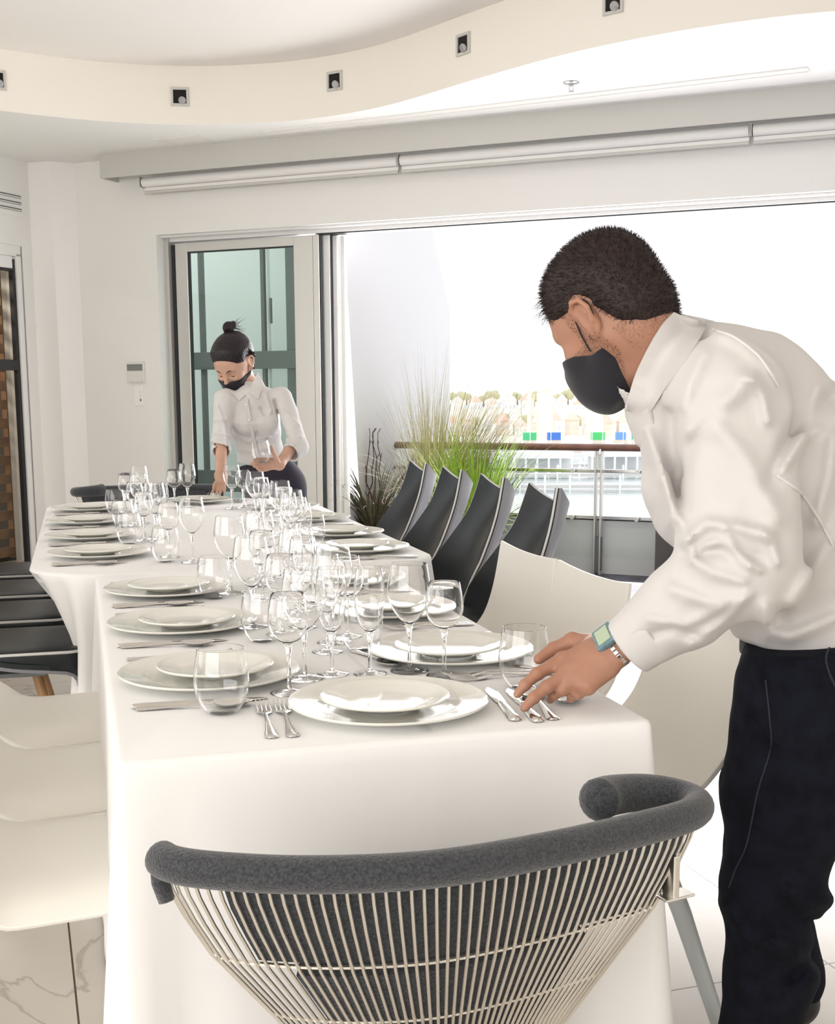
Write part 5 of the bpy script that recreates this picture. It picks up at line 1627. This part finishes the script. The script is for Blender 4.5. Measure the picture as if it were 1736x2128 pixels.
upw = MR[:, 2]; fw = MR[:, 0]
strands('hair_fuzz', Vhr[0], Vhr[1], 16000, .008, MP['hair'], hr_, lambda P_, N_: N_ * .9 + upw * .25 + fw * .35, jit=.3, keep=lambda P_: man_hair_mask(mq(P_)) > .0)
strands('fringe', Vhr[0], Vhr[1], 5000, .030, MP['hair'], hr_, lambda P_, N_: N_ * .5 + fw * .9 - upw * .2, jit=.3, seed=4, rad=.0003, keep=lambda P_: (mq(P_)[:, 0] > .052) & (mq(P_)[:, 2] > .045))
# stubble along jaw and nape
hv, hf = Vh
def beard_keep(P_):
    q = mq(P_); x, y, z = q[:, 0], np.abs(q[:, 1]), q[:, 2]
    side = (y > .03) & (z < -.028) & (z > -.11) & (x > -.012) & (x < .07) & (z > -.055 - (x + .012) * .9 - .02)
    burn = (y > .05) & (x > .012) & (x < .03) & (z < .035) & (z > -.06)
    nape = (x < -.03) & (z < -.045) & (z > -.098 + .05 * np.abs(np.sin(P_[:, 0] * 9e4 + P_[:, 2] * 7e4)))
    return side | burn | nape
strands('beard', hv, hf, 60000, .0042, MP['stubble'], man, lambda P_, N_: N_ * .6 - upw * .6, jit=.3, seed=9, rad=.00014, keep=beard_keep)

# mask
def mask_region(q):
    x, y, z = q[:, 0], np.abs(q[:, 1]), q[:, 2]
    a = np.interp(x, [.0, .03, .06, .115], [-.058, -.052, -.030, -.006]) - z      # below the upper edge
    b = z - np.interp(x, [.0, .03, .06, .115], [-.074, -.110, -.128, -.130])
    return np.minimum(np.minimum(a, b), x - .004)
def man_mask(p):
    q = mq(p)
    d = head_sdf(q)
    puff = ell(q, (.078, 0, -.066), (.052, .046, .062))
    d = smin(d, puff, .03)
    d = smax(d - .0045, -mask_region(q), .003)
    return np.maximum(d, -(head_sdf(q) + .003)) * MS
Vm = nets(man_mask, HC_ - A3(.22, .16, .22), HC_ + A3(.14, .18, .08), .0028)
mk_ = np_mesh('face_mask', [Vm], MP['mask'], man, smooth_it=2)
for sgn in (1, -1):
    pts = [mw((.012, sgn * .064, -.060)), mw((.0, sgn * .074, -.038)), mw((-.012, sgn * .080, -.030)), mw((-.026, sgn * .084, -.010)), mw((-.028, sgn * .084, .012)), mw((-.014, sgn * .083, .026)), mw((.008, sgn * .077, .014)), mw((.020, sgn * .074, -.015)), mw((.026, sgn * .070, -.048))]
    g = G(); g.tube([Vector(q) for q in smooth_curve([np.array(q) for q in pts], 4)], .0013, 6); obj('ear_loop', g, MP['mask'], mk_)
surfpts = [mw((.115, 0.0, -.012)), mw((.128, 0.0, -.045)), mw((.128, 0, -.085)), mw((.105, 0, -.118))]
g = G(); g.tube([Vector(q) for q in smooth_curve([np.array(q) for q in surfpts], 5)], .001, 6); obj('mask_seam', g, MP['mask'], mk_)

# watch
wt_ = None
def watch_band(p):
    c = at(1276, 1352, 1.917); dd_ = (p - c) @ foreDir
    o_ = cone(p, c - foreDir * .05, c + foreDir * .05, .0350, .0325, axp, .74)
    return smax(np.abs(o_) - .0022, np.abs(dd_) - .0085, .002)
wt_ = np_mesh('wrist_watch', [nets(watch_band, at(1276, 1352, 1.917) - A3(.06, .06, .06), at(1276, 1352, 1.917) + A3(.06, .06, .06), .0018)], MP['watch'], man)
cw = at(1278, 1346, 1.917); nv = axp if axp[1] < 0 else -axp
nv = nv / np.linalg.norm(nv); sv = np.cross(foreDir, nv); sv /= np.linalg.norm(sv); nv = np.cross(sv, foreDir)
Rw = Matrix(((foreDir[0], sv[0], nv[0]), (foreDir[1], sv[1], nv[1]), (foreDir[2], sv[2], nv[2])))
g = G(); g.box(Vector(cw + nv * .0285), (.036, .044, .010), Rw); obj('watch_case', g, MP['watch'], wt_, bevel=.003, smooth=False)
g = G(); g.box(Vector(cw + nv * .0340), (.024, .031, .003), Rw); obj('watch_face', g, MP['watch_glass'], wt_, bevel=.001, smooth=False)
g = G(); wc_ = at(1276, 1352, 1.917)
for th_ in (38, 52, 66, 80, 94, -38, -52, -66, -80, -94):
    a_ = math.radians(th_); pos_ = wc_ + nv * math.cos(a_) * .0265 + sv * math.sin(a_) * .0355
    tn_ = -nv * math.sin(a_) * .0265 + sv * math.cos(a_) * .0355; tn_ /= np.linalg.norm(tn_); nn_ = np.cross(foreDir, tn_)
    g.box(Vector(pos_), (.021, .0062, .0042), Matrix(((foreDir[0], tn_[0], nn_[0]), (foreDir[1], tn_[1], nn_[1]), (foreDir[2], tn_[2], nn_[2]))))
obj('band_link', g, M['steel'], wt_, bevel=.001, smooth=False)
# finger nails
for k_ in ('thumb', 'index', 'middle'):
    (b_, _), (t_, r_) = hand_f[k_][-2:]; dr = (t_ - b_) / np.linalg.norm(t_ - b_)
    up_ = nv - dr * (nv @ dr); up_ /= np.linalg.norm(up_); sd_ = np.cross(dr, up_); c_ = t_ + up_ * (r_ * .72) - dr * .001
    P = [[c_ + dr * (x_ * .0062) + sd_ * (y_ * r_ * .72) - up_ * (y_ * y_ * r_ * .30 + x_ * x_ * .0008) for y_ in np.linspace(-1, 1, 7)] for x_ in np.linspace(-1, 1, 6)]
    g = G(); g.grid(P, .0012); obj('fingernail', g, MP['nail'], man, ang=180)

# ---------------------------------------------------------------- the woman
woman = thing('person', 'woman with dark topknot, white shirt and black mask holding a glass', 'person', (0, 0, 0))
YF = 6.35
FC_ = at(491, 750, YF)
yaw2, pit2 = math.radians(24), math.radians(40)
ff = A3(-math.sin(yaw2) * math.cos(pit2), -math.cos(yaw2) * math.cos(pit2), -math.sin(pit2))
FR = frame(ff, (.05, .1, 1)); FS = 1.13
def fq(p): return ((p - FC_) @ FR) / FS
def fw_(l): return FC_ + FR @ (np.asarray(l, float) * FS)
nA, nB = FC_ + FR @ A3(-.03, 0, -.06), at(530, 828, 6.36)
sR_, sL_ = at(470, 826, 6.24), at(590, 824, 6.30)
cF_, wF_, pF_ = at(531, 872, 6.34), at(545, 950, 6.42), at(572, 1012, 6.45)
eR_, wr_R = at(463, 915, 6.20), at(461, 985, 6.00)
eL_, wr_L = at(622, 925, 6.16), at(583, 963, 6.02)
hR2, hL2 = at(545, 1060, 6.45), at(604, 1060, 6.45)
kR2, kL2 = pF_ * 0 + A3(pF_[0] - .09, 6.43, .47), A3(pF_[0] + .09, 6.43, .47)
aR2, aL2 = A3(pF_[0] - .09, 6.52, .09), A3(pF_[0] + .10, 6.50, .09)
def w_head(p):
    d = head_sdf(fq(p), True) * FS
    return smin(d, chain(p, [nA, (nA + nB) / 2, nB], [.052, .048, .056], .02), .025)
V1 = nets(w_head, FC_ - A3(.17, .17, .26), FC_ + A3(.17, .2, .17), .0042)
lf = {
    'index': [(566, 953, .010), (549, 951, .0085), (538, 951, .0078), (530, 953, .0065)],
    'middle': [(565, 958, .010), (546, 959, .0088), (534, 960, .0080), (525, 961, .0065)],
    'ring': [(565, 964, .010), (548, 967, .0085), (537, 968, .0076), (530, 966, .0063)],
    'little': [(567, 970, .009), (554, 974, .0078), (545, 975, .0070), (538, 972, .0060)],
    'thumb': [(580, 958, .013), (575, 946, .0105), (570, 934, .0090), (567, 925, .0072)],
}
rf = {
    'index': [(458, 1000, .009), (449, 1011, .0075), (443, 1019, .0060)],
    'middle': [(461, 1001, .009), (455, 1014, .0075), (451, 1023, .0060)],
    'ring': [(464, 1001, .009), (462, 1014, .0075), (459, 1023, .0060)],
    'little': [(467, 1000, .008), (469, 1011, .0068), (468, 1019, .0055)],
    'thumb': [(456, 994, .011), (449, 1002, .0095), (446, 1011, .0075)],
}
def w_arms(p):
    d = chain(p, [eR_ + (sR_ - eR_) * .1, wr_R, at(462, 994, 5.96)], [.030, .025, .022], .02)
    d = smin(d, cone(p, wr_R, at(462, 1000, 5.95), .025, .024, (0, 1, .4), .7), .015)
    e = chain(p, [eL_ + (sL_ - eL_) * .1, wr_L], [.032, .025], .02)
    e = smin(e, cone(p, wr_L, at(568, 961, 5.98), .025, .030, (.2, 1, 0), .6), .015)
    for tab, Y0, dd_, tgt in ((lf, 5.97, (-.0, -.018, -.03, -.035), 'e'), (rf, 5.95, (0, -.012, -.02, -.02), 'd')):
        for nme, pts in tab.items():
            J_ = [at(a, b, Y0 + (dd_[i] if nme != 'thumb' else -.012 * i)) for i, (a, b, r) in enumerate(pts)]
            f_ = chain(p, J_, [r for _, _, r in pts], .003)
            if tgt == 'e': e = smin(e, f_, .005)
            else: d = smin(d, f_, .005)
    return np.minimum(d, e)
V2 = nets(w_arms, at(530, 960, 6.05) - A3(.25, .2, .19), at(530, 960, 6.05) + A3(.28, .22, .22), .0030)
def w_trunk(p):
    d = chain(p, [pF_, wF_, cF_, (sR_ + sL_) / 2 + A3(0, .04, .0)], [.08, .055, .058, .035], .04)
    d = smin(d, cone(p, (sR_ + sL_) / 2 + A3(0, .05, 0), nB, .045, .045), .03)
    d = smin(d, cone(p, sR_, sL_, .028, .028), .03)
    d = smin(d, chain(p, [sR_, eR_], [.028, .028], .02), .02); d = smin(d, chain(p, [sL_, eL_], [.028, .028], .02), .02)
    for a, b, c in ((hR2, kR2, aR2), (hL2, kL2, aL2)):
        d = smin(d, chain(p, [a, b, c], [.07, .042, .03], .02), .03)
        d = smin(d, cone(p, c, c + A3(-.02, -.12, -.05), .028, .022), .02)
    return d
V3 = nets(w_trunk, A3(-1.25, 6.0, 0), A3(-.35, 6.75, 1.36), .012)
np_mesh('body', [V1, V2, V3], MP['skin_f'], woman)

WF = []
for pts, w, h in (([(455, 840), (470, 880), (475, 920)], .012, .006), ([(476, 868), (500, 878), (540, 876), (575, 866)], .016, .003), ([(480, 900), (520, 915), (560, 905)], .014, .006),
                  ([(490, 930), (530, 935), (570, 925)], .012, .006), ([(450, 870), (475, 868)], .010, .006), ([(590, 850), (625, 880)], .010, .006), ([(575, 830), (588, 880), (600, 905)], .012, -.010),
                  ([(600, 900), (630, 905)], .010, .006), ([(445, 900), (478, 905)], .008, .006), ([(445, 918), (476, 925)], .008, -.005), ([(556, 815), (566, 850), (560, 866)], .012, .005), ([(545, 845), (560, 870)], .010, -.005),
                  ([(500, 950), (540, 962), (560, 955)], .012, .006)):
    WF.append(([at(a, b, 6.2)[[0, 2]] for a, b in pts], w, h))
def w_shirt_core(p):
    t = cone(p, cF_ + A3(0, .01, .03), wF_, .135, .112, (0, 1, 0), .72)
    t = smin(t, cone(p, wF_, wF_ + (pF_ - wF_) * .45, .114, .120, (0, 1, 0), .78), .03)
    t = smin(t, cone(p, sR_ + A3(.02, .02, -.01), sL_ + A3(-.02, .02, -.01), .050, .050), .05)
    t = smin(t, ell(p, at(513, 874, 6.26), (.062, .05, .06)), .05)
    t = smin(t, ell(p, at(560, 872, 6.28), (.062, .05, .06)), .05)
    t = smin(t, cone(p, (sR_ + sL_) / 2 + A3(0, .03, .0), nB + A3(-.005, .0, .01), .078, .064), .04)
    a = chain(p, [sR_, eR_, eR_ + (wr_R - eR_) * .30], [.052, .046, .043], .02)
    b = chain(p, [sL_, eL_, eL_ + (wr_L - eL_) * .38], [.053, .050, .046], .02)
    for i_, (w_, e_, k_) in enumerate(((wr_R, eR_, .30), (wr_L, eL_, .38))):
        u_ = (w_ - e_) / np.linalg.norm(w_ - e_); c_ = e_ + (w_ - e_) * k_
        cut = (p - c_) @ u_; far_ = np.linalg.norm(p - c_, axis=1) > .12
        x_ = (a, b)[i_]
        x_ = np.where(far_, x_, smax(x_, cut, .004))
        bandd = smax(cone(p, c_ - u_ * .05, c_, .052, .048), np.maximum(cut - .004, -cut - .034), .004)
        x_ = np.minimum(x_, bandd)
        x_ = np.where(far_, x_, smax(x_, -cone(p, c_ - u_ * .02, c_ + u_ * .08, .038, .038), .003))
        if i_: b = x_
        else: a = x_
    return smin(smin(t, a, .028), b, .028), a, b
def w_shirt(p):
    d, a, b = w_shirt_core(p)
    near = np.abs(d) < .03
    if near.any():
        q = p[near]
        d[near] -= fold_disp(q, WF, 6.2) * np.clip((6.38 - q[:, 1]) / .1, 0, 1) + .003 * vnoise(q * A3(18, 12, 26), 21) + .0015 * vnoise(q * 45, 22)
    low = (at(540, 968, 6.3)[2] - p[:, 2]) - .12 * (p[:, 0] - at(540, 968, 6.3)[0])
    d = np.where(np.linalg.norm(p - wF_, axis=1) < .3, smax(d, np.where((p[:, 1] > 6.12), low, -1), .01), d)
    up_ = (nB - (sR_ + sL_) / 2); 
    cutn = (p - fw_((-.02, 0, -.095))) @ A3(.10, -.25, .96)
    return smax(d, cutn, .004)
Vw = nets(w_shirt, A3(-1.20, 5.98, .78), A3(-.40, 6.62, 1.46), .0052)
ws = np_mesh('shirt', [Vw], MP['shirt'], woman)
# collar points, placket, pocket, buttons
def w_surf(x, y, off=.002):
    ys = np.linspace(6.02, 6.5, 140); pp = np.array([at(x, y, y_) for y_ in ys]); dd_ = w_shirt(pp.copy()); k = np.argmax(dd_ < 0)
    return Vector(pp[max(0, k)] - A3(0, off, 0))
def patch(outline, name, m, par, off=.004, n_=7):
    """quad patch lying on the shirt; outline = four corners (photo spots)"""
    a, b, c, d_ = [np.array(q, float) for q in outline]
    P = [[w_surf(*((a * (1 - s) + b * s) * (1 - t) + (d_ * (1 - s) + c * s) * t), off) for t in np.linspace(0, 1, n_)] for s in np.linspace(0, 1, n_)]
    g = G(); g.grid(P, .003); return obj(name, g, m, par, ang=80)
cO = fw_((-.02, 0, -.095)); cNm = A3(.10, -.25, .96); cNm = cNm / np.linalg.norm(cNm)
def w_collar(p):
    k = (p - cO) @ cNm
    d = cone(p, cO + A3(0, 0, .02), nB, .0705, .086)
    d = smax(d, k - .006, .003)
    q = p - nB; fr = np.abs(q[:, 0] + .045) * 1.0            # collar opens at the front
    depth = -.034 - .022 * np.clip((.06 - fr) / .05, 0, 1)
    d = smax(d, depth - k, .003)
    d = smax(d, -cone(p, cO + A3(0, 0, .06), nB, .0635, .072), .003)
    return np.where(q[:, 1] < 0, smax(d, .010 - fr + .25 * k, .002), d)
np_mesh('collar', [nets(w_collar, nB - A3(.14, .14, .08), nB + A3(.14, .14, .16), .0036)], MP['shirt'], ws)
def w_any(x, y, off):
    ys = np.linspace(6.0, 6.5, 160); pp = np.array([at(x, y, y_) for y_ in ys]); dd_ = np.minimum(w_shirt(pp.copy()), w_head(pp)); k = np.argmax(dd_ < 0)
    return (ys[k] if dd_[k] < 0 else np.nan)
for nm_, outl in (('collar_point', [(520, 812), (540, 770), (552, 796), (540, 827)]), ('collar_point', [(503, 812), (514, 818), (500, 830), (482, 810)])):
    a_, b_, c_, d_ = [np.array(q, float) for q in outl]
    tt = np.linspace(0, 1, 7); XY = [[(a_ * (1 - s) + b_ * s) * (1 - t) + (d_ * (1 - s) + c_ * s) * t for t in tt] for s in tt]
    DD = np.array([[w_any(*q, 0) for q in r_] for r_ in XY]); DD = np.where(np.isnan(DD), np.nanmean(DD), DD)
    for _ in range(8):
        E_ = np.pad(DD, 1, mode='edge'); DD = np.minimum(DD, (E_[:-2, 1:-1] + E_[2:, 1:-1] + E_[1:-1, :-2] + E_[1:-1, 2:]) / 4 + .001)
    g = G(); g.grid([[at(*XY[i][j], DD[i, j] - .007) for j in range(7)] for i in range(7)], .003); obj(nm_, g, MP['shirt'], ws, ang=80)
patch([(512, 826), (519, 826), (541, 950), (534, 950)], 'placket', MP['shirt'], ws, .0065)
patch([(536, 866), (578, 858), (583, 898), (541, 904)], 'pocket', MP['shirt'], ws, .0065)
for x, y in ((516, 838), (521, 870), (529, 905), (534, 930)):
    q = w_surf(x, y, .010); g = G(); g.lathe([(0, -.001), (.006, -.001), (.006, .0015), (0, .002)], 12)
    b_ = obj('button', g, M['plate_white'], ws); b_.location = q; b_.rotation_euler = (math.pi / 2, 0, 0)

def w_pants(p):
    d = cone(p, wF_ + (pF_ - wF_) * .25, pF_, .126, .160, (0, 1, 0), .72)
    d = smin(d, cone(p, pF_, (hR2 + hL2) / 2, .165, .165, (0, 1, 0), .72), .03)
    for a, b, c in ((hR2, kR2, aR2), (hL2, kL2, aL2)):
        d = smin(d, chain(p, [a, b, c], [.098, .068, .055], .02), .025)
    near = np.abs(d) < .02
    if near.any(): d[near] -= .003 * vnoise(p[near] * A3(14, 14, 9), 31)
    d = smax(d, p[:, 2] - (at(540, 963, 6.3)[2] + .12 * (p[:, 0] - at(540, 963, 6.3)[0]) * -1 * -1), .004)
    return smax(d, .05 - p[:, 2], .005)
wp = np_mesh('trousers', [nets(w_pants, A3(-1.1, 6.15, 0), A3(-.40, 6.75, 1.02), .0075)], MP['pants_f'], woman)
for a_s in (aR2, aL2):
    def w_shoes(p, a=a_s):
        e = smin(chain(p, [a + A3(0, .02, -.04), a + A3(-.01, -.08, -.048), a + A3(-.015, -.15, -.055)], [.043, .038, .030], .02), cone(p, a, a + A3(0, 0, .02), .038, .038), .02)
        return smax(e, .002 - p[:, 2], .004)
    np_mesh('shoe', [nets(w_shoes, a_s - A3(.1, .24, .11), a_s + A3(.1, .12, .1), .006)], MP['shoe'], woman)
def w_hair_mask(q):
    x, y, z = q[:, 0], np.abs(q[:, 1]), q[:, 2]
    front = .076 - x + .45 * (z - .055) - y * y * 2.2
    low = z - np.interp(x, [-.11, -.08, -.045, -.026, .0, .03, .06, .1], [-.075, -.070, -.045, .022, .032, .026, .040, .055])
    return np.minimum(front, low)
def w_hair(p):
    q = fq(p); d = head_sdf(q, True) * FS; m_ = w_hair_mask(q)
    d = d - .016 * np.clip(m_ / .04, 0, 1)
    ang = np.arctan2(q[:, 1], q[:, 0] + .02)
    d = d - .0016 * np.sin(ang * 46 + 3 * vnoise(q * 30, 4)) * np.clip(m_ / .03, 0, 1)
    d = np.maximum(d, -m_ * .8)
    return d
Vwh = nets(w_hair, FC_ - A3(.16, .19, .16), FC_ + A3(.16, .2, .2), .0040)
wh = np_mesh('hair', [Vwh], MP['hairf'], woman, smooth_it=1)
bunC = at(481, 680, YF - .01)
def w_bun(p):
    q = p - bunC
    d = ell(p, bunC, (.034, .034, .034))
    a = np.arctan2(q[:, 2], q[:, 0]); d = d - .004 * np.sin(a * 2 + q[:, 1] * 90 + 4 * np.linalg.norm(q, axis=1) / .03)
    d = smin(d, ell(p, bunC + A3(.022, -.005, .018), (.018, .02, .022)), .006)
    return smin(d, cone(p, bunC, bunC + A3(.012, .01, -.05), .02, .022), .012)
Vbn = nets(w_bun, bunC - A3(.06, .06, .08), bunC + A3(.07, .06, .06), .0032)
bn = np_mesh('hair_bun', [Vbn], MP['hairf'], wh, smooth_it=1)
g = G()
for k in range(26):
    a = bunC + A3(.02 + random.uniform(-.01, .01), -.01, random.uniform(-.03, .03)); d_ = A3(random.uniform(.02, .075), random.uniform(-.02, .02), random.uniform(-.04, .045))
    g.tube([Vector(a), Vector(a + d_ * .5 + A3(0, 0, .004)), Vector(a + d_)], [.0011, .0009, .0002], 4)
for k in range(30):
    s0 = fw_((.03 - .08 * random.random(), .07, .07 * random.random())); g.tube([Vector(s0), Vector(s0 + A3(.012, 0, .012)), Vector(s0 + A3(.02 * random.random(), 0, .03))], [.0007, .0006, .0002], 4)
obj('loose_strand', g, MP['hairf'], wh)
# face: brows, lashes, lips stay under the mask
for sg in (1, -1):
    g = G(); g.tube([Vector(fw_((.0985, sg * .012, .018))), Vector(fw_((.095, sg * .026, .026))), Vector(fw_((.086, sg * .040, .024))), Vector(fw_((.074, sg * .052, .016)))], [.0026, .0034, .0030, .0014], 6); obj('eyebrow', g, MP['hairf'], woman)
    g = G(); g.tube([Vector(fw_((.087, sg * .020, -.006))), Vector(fw_((.089, sg * .032, -.010))), Vector(fw_((.080, sg * .045, -.006)))], [.0014, .0020, .0014], 6); obj('eyelash', g, MP['hairf'], woman)
    g = G(); c_ = fw_((-.004, sg * .086, -.036)); g.lathe([(0, -.006), (.005, -.003), (.006, 0), (.005, .003), (0, .006)], 10, c_); obj('earring', g, MP['mask'], woman)
def w_mask(p):
    q = fq(p); x, y, z = q[:, 0], np.abs(q[:, 1]), q[:, 2]
    up_ = np.interp(x, [.0, .03, .06, .115], [-.040, -.040, -.032, -.026]) - z
    lo_ = z - np.interp(x, [.0, .03, .06, .115], [-.064, -.105, -.125, -.128])
    reg = np.minimum(np.minimum(up_, lo_), x - .006)
    h_ = head_sdf(q, True); d = smin(h_, ell(q, (.074, 0, -.070), (.044, .042, .055)), .03)
    d = smax(d - .004, -reg, .003)
    return np.maximum(d, -(h_ + .003)) * FS
wm2 = np_mesh('face_mask', [nets(w_mask, FC_ - A3(.14, .2, .22), FC_ + A3(.14, .1, .1), .0035)], MP['mask'], woman, smooth_it=2)
for sg in (1, -1):
    pts = [fw_((.012, sg * .064, -.046)), fw_((-.004, sg * .078, -.040)), fw_((-.024, sg * .086, -.015)), fw_((-.024, sg * .086, .012)), fw_((-.004, sg * .082, .022)), fw_((.014, sg * .072, -.02)), fw_((.02, sg * .068, -.040))]
    g = G(); g.tube([Vector(q) for q in smooth_curve([np.array(q) for q in pts], 4)], .0013, 5); obj('ear_loop', g, MP['mask'], wm2)
# glass in her hand
hg = at(549, 957, 5.925)
place(gT, 'stemless glass held in the woman\'s left hand', Vector(hg), 0, rot=(.25, -.1, 0), group='stemless glasses')
hg = at(556, 946, 6.00)
# the plate-side forks under her right hand
p_ = on_z(455, 1036, .755)
